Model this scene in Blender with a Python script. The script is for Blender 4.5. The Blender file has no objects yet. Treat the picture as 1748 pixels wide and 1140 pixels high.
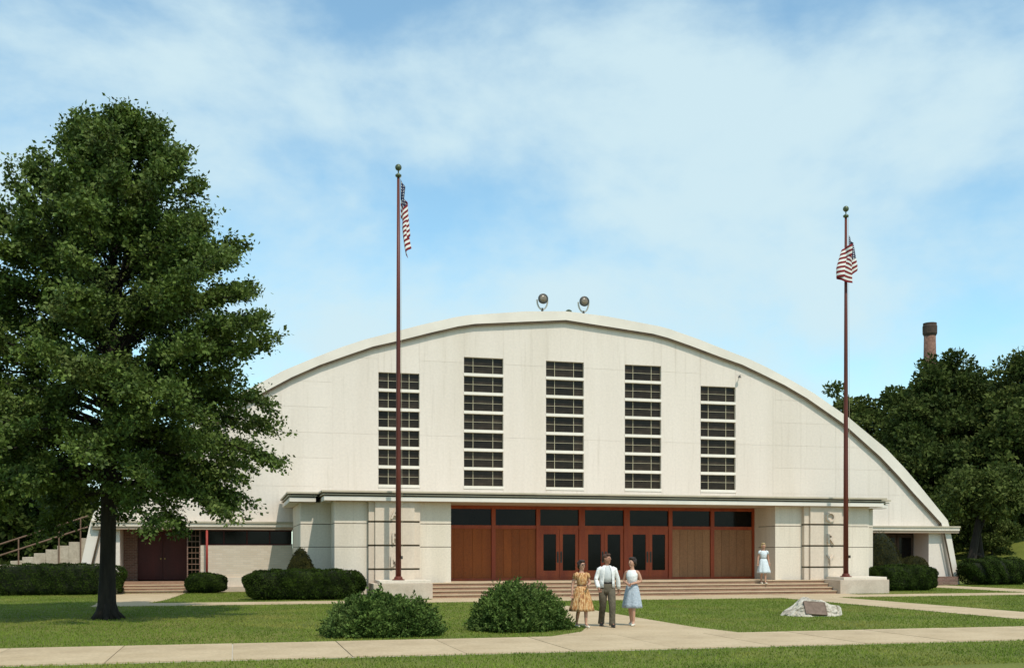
import bpy, bmesh, math, random
import numpy as np
from mathutils import Vector, Matrix, Euler

R = math.radians
rnd = random.Random(7)
rng = np.random.default_rng(11)
sc = bpy.context.scene
col = sc.collection

# ---------------------------------------------------------------- camera
# world frame: X along the facade, Y into the building, Z up (metres)
YAW = 14.7024
cam = bpy.data.cameras.new('camera')
cam.sensor_width = 36.0
cam.lens = 1800.0 / 1748.0 * 36.0
cam.shift_y = (938.0 - 570.0) / 1748.0
cam.clip_start = 0.1
cam.clip_end = 3000.0
camo = bpy.data.objects.new('camera', cam)
camo.location = (-12.95, -40.60, 1.85)
camo.rotation_euler = (R(90), 0, -R(YAW))
col.objects.link(camo)
sc.camera = camo
CAM = Vector(camo.location)

# ---------------------------------------------------------------- sky + sun
SUN_EL, SUN_AZ = 57.0, 15.0            # azimuth measured from the facade normal towards +X
sx = math.sin(R(SUN_AZ)) * math.cos(R(SUN_EL))
sy = -math.cos(R(SUN_AZ)) * math.cos(R(SUN_EL))
sz = math.sin(R(SUN_EL))
w = bpy.data.worlds.new('World'); sc.world = w; w.use_nodes = True
nt = w.node_tree; nt.nodes.clear()
N = nt.nodes.new; L = nt.links.new
out = N('ShaderNodeOutputWorld'); bg = N('ShaderNodeBackground'); bg.inputs['Strength'].default_value = 0.10
sky = N('ShaderNodeTexSky'); sky.sky_type = 'NISHITA'; sky.sun_disc = False
sky.sun_elevation = R(SUN_EL); sky.sun_rotation = math.atan2(sx, sy)
sky.air_density = 1.1; sky.dust_density = 0.4; sky.ozone_density = 1.5
tc = N('ShaderNodeTexCoord')
mp = N('ShaderNodeMapping'); mp.inputs['Rotation'].default_value = (0, 0, R(20)); mp.inputs['Location'].default_value = (1.7, 0.4, 5.2); mp.inputs['Scale'].default_value = (1.0, 1.0, 1.75)
L(tc.outputs['Generated'], mp.inputs[0])
n1 = N('ShaderNodeTexNoise'); n1.inputs['Scale'].default_value = 3.2; n1.inputs['Detail'].default_value = 9; n1.inputs['Roughness'].default_value = 0.56
n1.inputs['Distortion'].default_value = 0.15
L(mp.outputs[0], n1.inputs['Vector'])
rp = N('ShaderNodeValToRGB'); rp.color_ramp.interpolation = 'EASE'
rp.color_ramp.elements[0].position = 0.39; rp.color_ramp.elements[0].color = (0.10, 0.10, 0.10, 1)
rp.color_ramp.elements[1].position = 0.64; rp.color_ramp.elements[1].color = (0.92, 0.92, 0.92, 1)
L(n1.outputs['Fac'], rp.inputs[0])
tint = N('ShaderNodeMix'); tint.data_type = 'RGBA'; tint.blend_type = 'MULTIPLY'; tint.inputs['Factor'].default_value = 1.0
L(sky.outputs[0], tint.inputs['A']); tint.inputs['B'].default_value = (1.58, 2.06, 1.95, 1)
mixc = N('ShaderNodeMix'); mixc.data_type = 'RGBA'
L(rp.outputs[0], mixc.inputs['Factor']); L(tint.outputs['Result'], mixc.inputs['A'])
mixc.inputs['B'].default_value = (6.6, 8.45, 9.1, 1)
L(mixc.outputs['Result'], bg.inputs['Color']); L(bg.outputs[0], out.inputs[0])

sun = bpy.data.lights.new('sun', 'SUN'); sun.energy = 3.5; sun.angle = R(0.6); sun.color = (1.0, 0.92, 0.80)
suno = bpy.data.objects.new('sun', sun); col.objects.link(suno)
suno.rotation_euler = Vector((sx, sy, sz)).to_track_quat('Z', 'Y').to_euler()
suno.location = (20, -40, 60)

vs = sc.view_settings
vs.view_transform = 'Standard'; vs.look = 'None'; vs.exposure = 0.0; vs.gamma = 1.0; vs.use_curve_mapping = False
sc.cycles.max_bounces = 6; sc.cycles.transparent_max_bounces = 8

# ---------------------------------------------------------------- materials
MATS = {}
def mat(name, c1, c2=None, scale=4.0, rough=0.8, bump=0.0, bscale=40.0, detail=6, spec=0.3, metal=0.0,
        translucent=0.0, streak=False, coord='Object', c3=None, fine=None, vary=0.0, drips=0.0):
    """noise between two colours (and optional wear colour c3 in blotches), with fine relief"""
    m = bpy.data.materials.new(name); m.use_nodes = True
    t = m.node_tree; b = t.nodes['Principled BSDF']
    b.inputs['Roughness'].default_value = rough
    b.inputs['Specular IOR Level'].default_value = spec
    b.inputs['Metallic'].default_value = metal
    c2 = c2 or c1
    nn = t.nodes.new; ll = t.links.new
    tcn = nn('ShaderNodeTexCoord'); mpn = nn('ShaderNodeMapping')
    ll(tcn.outputs[coord], mpn.inputs[0])
    if streak: mpn.inputs['Scale'].default_value = (1, 1, 0.12)
    no = nn('ShaderNodeTexNoise'); no.inputs['Scale'].default_value = scale; no.inputs['Detail'].default_value = detail
    no.inputs['Roughness'].default_value = 0.6
    ll(mpn.outputs[0], no.inputs['Vector'])
    rmp = nn('ShaderNodeValToRGB')
    rmp.color_ramp.elements[0].position = 0.33; rmp.color_ramp.elements[0].color = (*c1, 1)
    rmp.color_ramp.elements[1].position = 0.67; rmp.color_ramp.elements[1].color = (*c2, 1)
    ll(no.outputs['Fac'], rmp.inputs[0])
    colour = rmp.outputs[0]
    if c3:
        n3 = nn('ShaderNodeTexNoise'); n3.inputs['Scale'].default_value = scale * 0.37; n3.inputs['Detail'].default_value = 9
        n3.inputs['Roughness'].default_value = 0.65
        ll(mpn.outputs[0], n3.inputs['Vector'])
        r3 = nn('ShaderNodeValToRGB'); r3.color_ramp.elements[0].position = 0.52; r3.color_ramp.elements[1].position = 0.72
        r3.color_ramp.elements[1].color = (0.75, 0.75, 0.75, 1)
        ll(n3.outputs['Fac'], r3.inputs[0])
        mm = nn('ShaderNodeMix'); mm.data_type = 'RGBA'
        ll(r3.outputs[0], mm.inputs['Factor']); ll(colour, mm.inputs['A']); mm.inputs['B'].default_value = (*c3, 1)
        colour = mm.outputs['Result']
    if fine:
        nf = nn('ShaderNodeTexNoise'); nf.inputs['Scale'].default_value = fine[0]; nf.inputs['Detail'].default_value = 3
        ll(tcn.outputs[coord], nf.inputs['Vector'])
        rf = nn('ShaderNodeMapRange'); rf.inputs['From Min'].default_value = 0.3; rf.inputs['From Max'].default_value = 0.7
        rf.inputs['To Min'].default_value = 1 - fine[1]; rf.inputs['To Max'].default_value = 1 + fine[1]
        ll(nf.outputs['Fac'], rf.inputs['Value'])
        mf = nn('ShaderNodeMix'); mf.data_type = 'RGBA'; mf.blend_type = 'MULTIPLY'; mf.inputs['Factor'].default_value = 1
        ll(colour, mf.inputs['A']); ll(rf.outputs[0], mf.inputs['B'])
        colour = mf.outputs['Result']
    if vary:
        oi = nn('ShaderNodeObjectInfo'); vr = nn('ShaderNodeMapRange'); vr.inputs['To Min'].default_value = 1 - vary; vr.inputs['To Max'].default_value = 1 + vary
        ll(oi.outputs['Random'], vr.inputs['Value'])
        mv = nn('ShaderNodeMix'); mv.data_type = 'RGBA'; mv.blend_type = 'MULTIPLY'; mv.inputs['Factor'].default_value = 1
        ll(colour, mv.inputs['A']); ll(vr.outputs[0], mv.inputs['B']); colour = mv.outputs['Result']
    if drips:
        md = nn('ShaderNodeMapping'); md.inputs['Scale'].default_value = (2.6, 2.6, 0.10); ll(tcn.outputs[coord], md.inputs[0])
        nd = nn('ShaderNodeTexNoise'); nd.inputs['Scale'].default_value = 2.2; nd.inputs['Detail'].default_value = 8; nd.inputs['Roughness'].default_value = 0.7
        ll(md.outputs[0], nd.inputs['Vector'])
        rd = nn('ShaderNodeValToRGB'); rd.color_ramp.elements[0].position = 0.55; rd.color_ramp.elements[1].position = 0.78
        rd.color_ramp.elements[1].color = (drips, drips, drips, 1)
        ll(nd.outputs['Fac'], rd.inputs[0])
        mdx = nn('ShaderNodeMix'); mdx.data_type = 'RGBA'; ll(rd.outputs[0], mdx.inputs['Factor']); ll(colour, mdx.inputs['A'])
        mdx.inputs['B'].default_value = (0.40, 0.33, 0.25, 1); colour = mdx.outputs['Result']
    ll(colour, b.inputs['Base Color'])
    if bump > 0:
        nb = nn('ShaderNodeTexNoise'); nb.inputs['Scale'].default_value = bscale; nb.inputs['Detail'].default_value = 5
        ll(tcn.outputs[coord], nb.inputs['Vector'])
        bp = nn('ShaderNodeBump'); bp.inputs['Strength'].default_value = bump; bp.inputs['Distance'].default_value = 0.02
        ll(nb.outputs['Fac'], bp.inputs['Height']); ll(bp.outputs[0], b.inputs['Normal'])
    if translucent > 0:
        tr = nn('ShaderNodeBsdfTranslucent'); ll(colour, tr.inputs['Color'])
        mxs = nn('ShaderNodeMixShader'); mxs.inputs[0].default_value = translucent
        ll(b.outputs[0], mxs.inputs[1]); ll(tr.outputs[0], mxs.inputs[2])
        ll(mxs.outputs[0], t.nodes['Material Output'].inputs['Surface'])
    MATS[name] = m
    return m

M = {}
M['wall'] = mat('painted_concrete', (0.675, 0.592, 0.515), (0.735, 0.652, 0.574), 0.45, 0.85, 0.12, 30, streak=True, c3=(0.595, 0.515, 0.425), fine=(9, 0.04), vary=0.012, drips=0.42)
M['stone'] = mat('pale_limestone', (0.64, 0.56, 0.46), (0.72, 0.64, 0.54), 1.3, 0.85, 0.2, 45, streak=True, c3=(0.60, 0.54, 0.43), fine=(14, 0.06), vary=0.04, drips=0.4)
M['pilaster'] = mat('buff_limestone', (0.58, 0.48, 0.385), (0.66, 0.56, 0.455), 1.5, 0.85, 0.2, 45, streak=True, fine=(14, 0.05))
M['pedestal'] = mat('weathered_concrete', (0.48, 0.39, 0.31), (0.58, 0.485, 0.395), 1.6, 0.9, 0.35, 40, c3=(0.46, 0.38, 0.28), fine=(25, 0.08))
M['roof'] = mat('painted_roof_edge', (0.69, 0.62, 0.54), (0.77, 0.70, 0.615), 0.8, 0.75, 0.1, 20, c3=(0.62, 0.58, 0.50))
M['drip'] = mat('rusty_drip_and_gap_shade', (0.06, 0.04, 0.025), (0.11, 0.075, 0.04), 2.0, 0.7, 0.1)
M['roofing'] = mat('roof_felt', (0.50, 0.48, 0.44), (0.60, 0.58, 0.52), 0.6, 0.9, 0.2, 15, c3=(0.42, 0.40, 0.36))
M['canopy_metal'] = mat('olive_canopy_trim', (0.44, 0.375, 0.28), (0.52, 0.45, 0.34), 1.2, 0.55, 0.05, c3=(0.28, 0.25, 0.17))
M['canopy'] = mat('white_canopy_board', (0.70, 0.645, 0.575), (0.78, 0.72, 0.645), 0.9, 0.7, 0.05, streak=True, c3=(0.62, 0.60, 0.54))
M['soffit'] = mat('soffit_board', (0.42, 0.30, 0.22), (0.50, 0.37, 0.27), 1.5, 0.8)
M['wood'] = mat('red_stained_wood', (0.25, 0.036, 0.009), (0.36, 0.066, 0.014), 3.0, 0.5, 0.2, 60, spec=0.4, streak=True, fine=(25, 0.12))
M['wood2'] = mat('orange_stained_wood', (0.22, 0.050, 0.006), (0.28, 0.068, 0.008), 2.0, 0.55, 0.15, 60, streak=True, fine=(22, 0.16), vary=0.12)
M['wood3'] = mat('faded_brown_wood', (0.25, 0.115, 0.052), (0.31, 0.15, 0.068), 2.0, 0.6, 0.15, 60, streak=True, fine=(22, 0.15), vary=0.12)
M['darkdoor'] = mat('dark_red_paint', (0.048, 0.006, 0.005), (0.08, 0.011, 0.008), 2.0, 0.45, 0.1, streak=True, fine=(20, 0.1))
M['redpaint'] = mat('red_pipe_paint', (0.27, 0.035, 0.025), (0.36, 0.05, 0.035), 3.0, 0.5)
M['winframe'] = mat('cream_window_bars', (0.42, 0.37, 0.25), (0.52, 0.46, 0.32), 5, 0.6)
M['winglass'] = mat('brown_obscured_glass', (0.014, 0.010, 0.007), (0.034, 0.024, 0.016), 3.0, 0.30, 0.25, 55, spec=0.2, c3=(0.05, 0.036, 0.025), vary=0.5)
M['glass'] = mat('dark_door_glass', (0.004, 0.004, 0.0035), (0.008, 0.0075, 0.007), 2.0, 0.10, 0.0, spec=0.16)
M['sill'] = mat('white_sill', (0.73, 0.67, 0.585), (0.79, 0.73, 0.645), 2, 0.8, streak=True)
M['tanbrick'] = mat('tan_brick', (0.52, 0.42, 0.31), (0.60, 0.50, 0.38), 1.5, 0.9, 0.3, 30, fine=(30, 0.1))
M['redbrick'] = mat('brown_red_brick', (0.24, 0.12, 0.08), (0.34, 0.19, 0.13), 4.0, 0.9, 0.4, 25, fine=(25, 0.2))
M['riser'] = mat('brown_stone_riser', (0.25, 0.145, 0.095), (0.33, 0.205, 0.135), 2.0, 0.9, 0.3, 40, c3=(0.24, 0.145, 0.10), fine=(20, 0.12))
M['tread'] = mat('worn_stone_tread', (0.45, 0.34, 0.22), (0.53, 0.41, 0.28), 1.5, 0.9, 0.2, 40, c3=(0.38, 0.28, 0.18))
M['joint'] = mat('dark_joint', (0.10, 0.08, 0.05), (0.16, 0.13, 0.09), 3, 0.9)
M['metal_dark'] = mat('dark_metal', (0.03, 0.03, 0.025), (0.06, 0.055, 0.045), 6, 0.45, spec=0.5)
M['brass'] = mat('worn_brass', (0.30, 0.20, 0.07), (0.40, 0.28, 0.10), 6, 0.4, metal=0.8)
M['lens'] = mat('lamp_lens', (0.15, 0.115, 0.08), (0.24, 0.19, 0.13), 8, 0.25, spec=0.6)
M['grey_metal'] = mat('galvanised_yoke', (0.45, 0.44, 0.38), (0.55, 0.54, 0.48), 6, 0.5, metal=0.3)
M['polebrown'] = mat('brown_flagpole_paint', (0.085, 0.019, 0.012), (0.14, 0.032, 0.019), 3.0, 0.45, 0.05, streak=True, c3=(0.09, 0.03, 0.02))
M['ball'] = mat('green_bronze', (0.07, 0.09, 0.05), (0.13, 0.15, 0.09), 6, 0.4, metal=0.4)
M['path'] = mat('concrete_path', (0.42, 0.315, 0.190), (0.50, 0.385, 0.245), 0.9, 0.92, 0.25, 50, c3=(0.34, 0.25, 0.15), fine=(18, 0.10))
M['kerb'] = mat('kerb_concrete', (0.48, 0.44, 0.37), (0.56, 0.52, 0.44), 1.5, 0.9, 0.3, 40, c3=(0.36, 0.32, 0.26))
M['road'] = mat('asphalt', (0.045, 0.045, 0.046), (0.06, 0.06, 0.06), 1.0, 0.92, 0.4, 90, c3=(0.035, 0.035, 0.035), fine=(120, 0.2))
M['lawn'] = mat('lawn_soil_and_turf', (0.090, 0.110, 0.014), (0.145, 0.160, 0.024), 0.5, 0.95, 0.5, 60, c3=(0.19, 0.16, 0.045), fine=(30, 0.3))
M['grass'] = mat('grass_blades', (0.105, 0.165, 0.014), (0.185, 0.252, 0.028), 0.6, 0.8, 0, c3=(0.42, 0.33, 0.09), translucent=0.25, fine=(40, 0.45))
M['bark'] = mat('dark_bark', (0.012, 0.009, 0.007), (0.030, 0.023, 0.016), 8, 0.95, 0.7, 30, streak=True)
M['oak'] = mat('oak_leaves', (0.032, 0.060, 0.010), (0.135, 0.190, 0.036), 1.9, 0.6, 0, translucent=0.22, spec=0.2, c3=(0.17, 0.20, 0.065), fine=(9, 0.55))
M['leafA'] = mat('maple_leaves', (0.020, 0.034, 0.007), (0.066, 0.090, 0.018), 0.9, 0.7, 0, spec=0.1, translucent=0.2, fine=(4, 0.45), c3=(0.10, 0.115, 0.03))
M['leafB'] = mat('light_maple_leaves', (0.036, 0.054, 0.011), (0.100, 0.125, 0.028), 0.8, 0.7, 0, spec=0.1, translucent=0.2, fine=(4, 0.4), c3=(0.13, 0.14, 0.05))
M['core'] = mat('twigs_and_dark_inside', (0.008, 0.011, 0.005), (0.016, 0.020, 0.008), 6, 1.0)
M['hedge'] = mat('sheared_hedge_leaves', (0.008, 0.015, 0.003), (0.038, 0.064, 0.009), 3.0, 0.8, 0, spec=0.06, translucent=0.12, fine=(20, 0.5), c3=(0.07, 0.10, 0.024))
M['cone'] = mat('dull_topiary_leaves', (0.018, 0.019, 0.005), (0.055, 0.052, 0.014), 3.0, 0.8, 0, spec=0.06, translucent=0.1, fine=(20, 0.4))
M['yew'] = mat('yew_needles', (0.028, 0.058, 0.011), (0.125, 0.19, 0.040), 2.4, 0.7, 0, spec=0.12, translucent=0.15, fine=(14, 0.4), c3=(0.16, 0.22, 0.065))
M['rock'] = mat('pale_boulder', (0.36, 0.31, 0.24), (0.64, 0.59, 0.50), 4.0, 0.9, 1.0, 9, c3=(0.17, 0.12, 0.075), fine=(16, 0.2))
M['bronze'] = mat('bronze_plaque', (0.13, 0.085, 0.060), (0.20, 0.135, 0.100), 9, 0.6, 0.6, 60)
M['chimbrick'] = mat('chimney_brick', (0.14, 0.075, 0.052), (0.22, 0.125, 0.09), 1.4, 0.95, 0.5, 8, fine=(5, 0.3))
M['soot_and_shade'] = mat('sooty_brick_and_door_shade', (0.05, 0.035, 0.028), (0.09, 0.06, 0.045), 2, 0.95, 0.4, 8)
M['rail'] = mat('brown_handrail', (0.14, 0.08, 0.05), (0.20, 0.12, 0.08), 6, 0.6)
M['stairwall'] = mat('stair_masonry', (0.40, 0.33, 0.25), (0.52, 0.44, 0.34), 2.5, 0.9, 0.3, 30, fine=(14, 0.12), c3=(0.34, 0.27, 0.20))
M['skin'] = mat('skin', (0.44, 0.24, 0.16), (0.50, 0.28, 0.19), 12, 0.55)
M['skin2'] = mat('tanned_skin', (0.30, 0.145, 0.09), (0.36, 0.18, 0.115), 12, 0.55)
M['hair'] = mat('dark_brown_hair', (0.018, 0.011, 0.008), (0.04, 0.022, 0.014), 30, 0.5, 0.5, 60)
M['hairblond'] = mat('sandy_blonde_hair', (0.36, 0.25, 0.12), (0.48, 0.35, 0.18), 30, 0.5, 0.5, 60)
M['hairred'] = mat('chestnut_hair', (0.05, 0.02, 0.012), (0.10, 0.045, 0.025), 30, 0.5, 0.5, 60)
M['white_cloth'] = mat('white_cotton', (0.70, 0.70, 0.68), (0.80, 0.80, 0.78), 12, 0.9, 1.0, 18)
M['shirt'] = mat('grey_white_shirt', (0.48, 0.50, 0.50), (0.58, 0.60, 0.60), 16, 0.9, 0.2, 60)
M['trousers'] = mat('olive_grey_trousers', (0.075, 0.062, 0.042), (0.125, 0.105, 0.072), 8, 0.9, 1.0, 16)
M['black'] = mat('black_leather', (0.012, 0.010, 0.009), (0.025, 0.02, 0.018), 8, 0.4)
M['bluedress'] = mat('pale_blue_cloth', (0.30, 0.36, 0.42), (0.46, 0.51, 0.56), 26, 0.9, 0.8, 18)
M['whitedress'] = mat('white_blue_dress', (0.54, 0.60, 0.64), (0.68, 0.73, 0.75), 22, 0.9, 0.8, 18)
M['beltgrey'] = mat('grey_belt', (0.16, 0.17, 0.16), (0.20, 0.21, 0.20), 10, 0.6)
M['white_shoe'] = mat('pale_shoe', (0.62, 0.55, 0.44), (0.68, 0.62, 0.5), 8, 0.5)
M['red'] = mat('flag_red', (0.17, 0.012, 0.014), (0.23, 0.018, 0.02), 8, 0.9)
M['white'] = mat('flag_white', (0.72, 0.70, 0.66), (0.78, 0.76, 0.72), 8, 0.9)

# brick-like courses for surfaces whose bricks are too small to tell apart
def brick_mat(name, c1, c2, mortar, bw, bh):
    m = bpy.data.materials.new(name); m.use_nodes = True
    t = m.node_tree; b = t.nodes['Principled BSDF']; b.inputs['Roughness'].default_value = 0.9
    g = t.nodes.new('ShaderNodeTexCoord'); mpn = t.nodes.new('ShaderNodeMapping'); mpn.inputs['Rotation'].default_value = (R(90), 0, 0)
    br = t.nodes.new('ShaderNodeTexBrick')
    br.inputs['Color1'].default_value = (*c1, 1); br.inputs['Color2'].default_value = (*c2, 1); br.inputs['Mortar'].default_value = (*mortar, 1)
    br.inputs['Scale'].default_value = 1.0; br.inputs['Brick Width'].default_value = bw; br.inputs['Row Height'].default_value = bh
    br.inputs['Mortar Size'].default_value = 0.008
    t.links.new(g.outputs['Object'], mpn.inputs[0]); t.links.new(mpn.outputs[0], br.inputs['Vector'])
    t.links.new(br.outputs['Color'], b.inputs['Base Color'])
    bp = t.nodes.new('ShaderNodeBump'); bp.inputs['Strength'].default_value = 0.4; bp.inputs['Distance'].default_value = 0.01; bp.invert = True
    t.links.new(br.outputs['Fac'], bp.inputs['Height']); t.links.new(bp.outputs[0], b.inputs['Normal'])
    return m
M['tanbrick'] = brick_mat('tan_brick', (0.57, 0.47, 0.36), (0.64, 0.54, 0.43), (0.53, 0.47, 0.39), 0.3, 0.1)
M['redbrick'] = brick_mat('brown_red_brick', (0.13, 0.065, 0.045), (0.21, 0.11, 0.08), (0.25, 0.20, 0.16), 0.22, 0.075)

def stripe_mat(name, cols, scale):
    """printed vertical stripes for a cotton dress"""
    m = bpy.data.materials.new(name); m.use_nodes = True
    t = m.node_tree; b = t.nodes['Principled BSDF']; b.inputs['Roughness'].default_value = 0.9
    g = t.nodes.new('ShaderNodeTexCoord'); mpn = t.nodes.new('ShaderNodeMapping'); mpn.inputs['Scale'].default_value = (1, 1, 0.1)
    no = t.nodes.new('ShaderNodeTexNoise'); no.inputs['Scale'].default_value = scale; no.inputs['Detail'].default_value = 2
    rm = t.nodes.new('ShaderNodeValToRGB'); rm.color_ramp.interpolation = 'CONSTANT'
    pos = [0.0, 0.42, 0.52, 0.62]
    while len(rm.color_ramp.elements) < len(cols): rm.color_ramp.elements.new(0.5)
    for e, p, c in zip(rm.color_ramp.elements, pos, cols): e.position = p; e.color = (*c, 1)
    t.links.new(g.outputs['Object'], mpn.inputs[0]); t.links.new(mpn.outputs[0], no.inputs['Vector'])
    t.links.new(no.outputs['Fac'], rm.inputs[0]); t.links.new(rm.outputs[0], b.inputs['Base Color'])
    return m
M['stripedress'] = stripe_mat('gold_brown_striped_cotton', [(0.24, 0.10, 0.035), (0.46, 0.225, 0.075), (0.58, 0.39, 0.19), (0.34, 0.12, 0.045)], 30)

def canton_mat():
    """blue flag canton with printed white stars, laid out in the flag's own UVs"""
    m = bpy.data.materials.new('flag_blue_with_stars'); m.use_nodes = True
    t = m.node_tree; b = t.nodes['Principled BSDF']; b.inputs['Roughness'].default_value = 0.9
    u = t.nodes.new('ShaderNodeUVMap'); s = t.nodes.new('ShaderNodeSeparateXYZ'); t.links.new(u.outputs[0], s.inputs[0])
    def math_(op, a, v=None, b2=None):
        n = t.nodes.new('ShaderNodeMath'); n.operation = op
        t.links.new(a, n.inputs[0])
        if v is not None: n.inputs[1].default_value = v
        if b2 is not None: t.links.new(b2, n.inputs[1])
        return n.outputs[0]
    uu = math_('SUBTRACT', math_('FRACT', math_('MULTIPLY', s.outputs[0], 17.5)), 0.5)
    vv = math_('SUBTRACT', math_('FRACT', math_('MULTIPLY', s.outputs[1], 13.0)), 0.5)
    d = math_('ADD', math_('MULTIPLY', uu, None, uu), None, math_('MULTIPLY', vv, None, vv))
    f = math_('LESS_THAN', d, 0.045)
    mx_ = t.nodes.new('ShaderNodeMix'); mx_.data_type = 'RGBA'; t.links.new(f, mx_.inputs['Factor'])
    mx_.inputs['A'].default_value = (0.012, 0.018, 0.06, 1); mx_.inputs['B'].default_value = (0.7, 0.7, 0.68, 1)
    t.links.new(mx_.outputs['Result'], b.inputs['Base Color'])
    return m
M['canton'] = canton_mat()

# ---------------------------------------------------------------- helpers
def put(o, parent=None):
    col.objects.link(o)
    if parent is not None:
        o.parent = parent
        o.matrix_parent_inverse = parent.matrix_basis.inverted() if parent.parent is None else Matrix.Identity(4)
    return o
def tag(o, label, cat, group=None):
    o['label'] = label; o['category'] = cat
    if group: o['group'] = group
    return o
def thing(name, loc, label, cat, group=None):
    o = bpy.data.objects.new(name, None); o.empty_display_size = 0.3
    o.location = loc; col.objects.link(o)
    return tag(o, label, cat, group)
def structure(o):
    o['kind'] = 'structure'; return o

class MB:
    def __init__(s): s.v = []; s.f = []; s.mi = []
    def _add(s, vs, fs, mi=0):
        n = len(s.v); s.v += [tuple(p) for p in vs]; s.f += [tuple(i + n for i in f) for f in fs]; s.mi += [mi] * len(fs)
        return s
    def box(s, x0, x1, y0, y1, z0, z1, mi=0):
        return s._add([(x0,y0,z0),(x1,y0,z0),(x1,y1,z0),(x0,y1,z0),(x0,y0,z1),(x1,y0,z1),(x1,y1,z1),(x0,y1,z1)],
                      [(3,2,1,0),(4,5,6,7),(0,1,5,4),(1,2,6,5),(2,3,7,6),(3,0,4,7)], mi)
    def prism(s, poly, y0, y1, mi=0):            # polygon in XZ (counter-clockwise seen from -Y), extruded along Y
        n = len(poly)
        vs = [(x, y0, z) for x, z in poly] + [(x, y1, z) for x, z in poly]
        fs = [tuple(range(n)), tuple(range(2*n-1, n-1, -1))] + [((i+1) % n, i, i+n, (i+1) % n + n) for i in range(n)]
        return s._add(vs, fs, mi)
    def slab(s, poly, z0, z1, mi=0):             # polygon in XY extruded along Z
        n = len(poly)
        vs = [(x, y, z0) for x, y in poly] + [(x, y, z1) for x, y in poly]
        fs = [tuple(range(n-1, -1, -1)), tuple(range(n, 2*n))] + [(i, (i+1) % n, (i+1) % n + n, i+n) for i in range(n)]
        return s._add(vs, fs, mi)
    def tube(s, pts, rad, seg=8, mi=0, cap=True):
        pts = [Vector(p) for p in pts]
        if not isinstance(rad, (list, tuple)): rad = [rad] * len(pts)
        vs = []; fs = []
        prev = None
        for i, p in enumerate(pts):
            d = (pts[min(i+1, len(pts)-1)] - pts[max(i-1, 0)]).normalized()
            a = d.cross(Vector((0, 0, 1)))
            if a.length < 0.05: a = d.cross(Vector((0, 1, 0)))
            a.normalize()
            if prev is not None and a.dot(prev) < 0: a = -a
            prev = a
            b = d.cross(a).normalized()
            for k in range(seg):
                t = 2*math.pi*k/seg
                vs.append(p + (a*math.cos(t) + b*math.sin(t)) * rad[i])
        for i in range(len(pts)-1):
            for k in range(seg):
                k2 = (k+1) % seg
                fs.append((i*seg+k, i*seg+k2, (i+1)*seg+k2, (i+1)*seg+k))
        if cap:
            fs.append(tuple(range(seg-1, -1, -1))); fs.append(tuple((len(pts)-1)*seg + k for k in range(seg)))
        return s._add(vs, fs, mi)
    def lathe(s, prof, c=(0,0,0), seg=16, mi=0, axis='Z'):
        vs = []; fs = []
        for r, h in prof:
            for k in range(seg):
                t = 2*math.pi*k/seg
                if axis == 'Z': vs.append((c[0]+r*math.cos(t), c[1]+r*math.sin(t), c[2]+h))
                else: vs.append((c[0]+r*math.cos(t), c[1]+h, c[2]+r*math.sin(t)))
        for i in range(len(prof)-1):
            for k in range(seg):
                k2 = (k+1) % seg
                fs.append((i*seg+k, i*seg+k2, (i+1)*seg+k2, (i+1)*seg+k))
        fs.append(tuple(range(seg-1, -1, -1))); fs.append(tuple((len(prof)-1)*seg + k for k in range(seg)))
        return s._add(vs, fs, mi)
    def loft(s, rings, seg=20, mi=0, cap=True):
        """rings: (cx,cy,cz,rx,ry[,fold_amp,fold_n,phase])"""
        vs = []; fs = []
        for r in rings:
            cx, cy, cz, rx, ry = r[:5]
            fa, fn, ph = (r[5], r[6], r[7]) if len(r) > 5 else (0, 0, 0)
            for k in range(seg):
                t = 2*math.pi*k/seg
                m = 1 + fa*math.sin(fn*t + ph) + 0.4*fa*math.sin((fn*1.7+1)*t + ph*2)
                vs.append((cx+rx*m*math.cos(t), cy+ry*m*math.sin(t), cz))
        for i in range(len(rings)-1):
            for k in range(seg):
                k2 = (k+1) % seg
                fs.append((i*seg+k, i*seg+k2, (i+1)*seg+k2, (i+1)*seg+k))
        if cap:
            fs.append(tuple(range(seg-1, -1, -1))); fs.append(tuple((len(rings)-1)*seg + k for k in range(seg)))
        return s._add(vs, fs, mi)
    def mesh(s, name, mats, smooth=False):
        me = bpy.data.meshes.new(name); me.from_pydata(s.v, [], s.f)
        for m in (mats if isinstance(mats, (list, tuple)) else [mats]): me.materials.append(m)
        if len(me.materials) > 1: me.polygons.foreach_set('material_index', s.mi)
        bm = bmesh.new(); bm.from_mesh(me); bmesh.ops.recalc_face_normals(bm, faces=bm.faces); bm.to_mesh(me); bm.free()
        if smooth: me.polygons.foreach_set('use_smooth', [True]*len(me.polygons))
        return me
    def build(s, name, mats, parent=None, smooth=False, bevel=0.0):
        o = bpy.data.objects.new(name, s.mesh(name, mats, smooth))
        put(o, parent)
        if bevel:
            b = o.modifiers.new('bevel', 'BEVEL'); b.width = bevel; b.segments = 2; b.limit_method = 'ANGLE'
        return o

def np_mesh(name, V, F, mats, parent=None):
    """V (n,3), F (m,k) arrays -> object, quickly"""
    me = bpy.data.meshes.new(name)
    m, k = F.shape
    me.vertices.add(len(V)); me.vertices.foreach_set('co', V.astype(np.float32).ravel())
    me.loops.add(m*k); me.loops.foreach_set('vertex_index', F.astype(np.int32).ravel())
    me.polygons.add(m); me.polygons.foreach_set('loop_start', np.arange(0, m*k, k, dtype=np.int32))
    me.update(calc_edges=True)
    for q in (mats if isinstance(mats, (list, tuple)) else [mats]): me.materials.append(q)
    o = bpy.data.objects.new(name, me)
    return put(o, parent)

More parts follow.
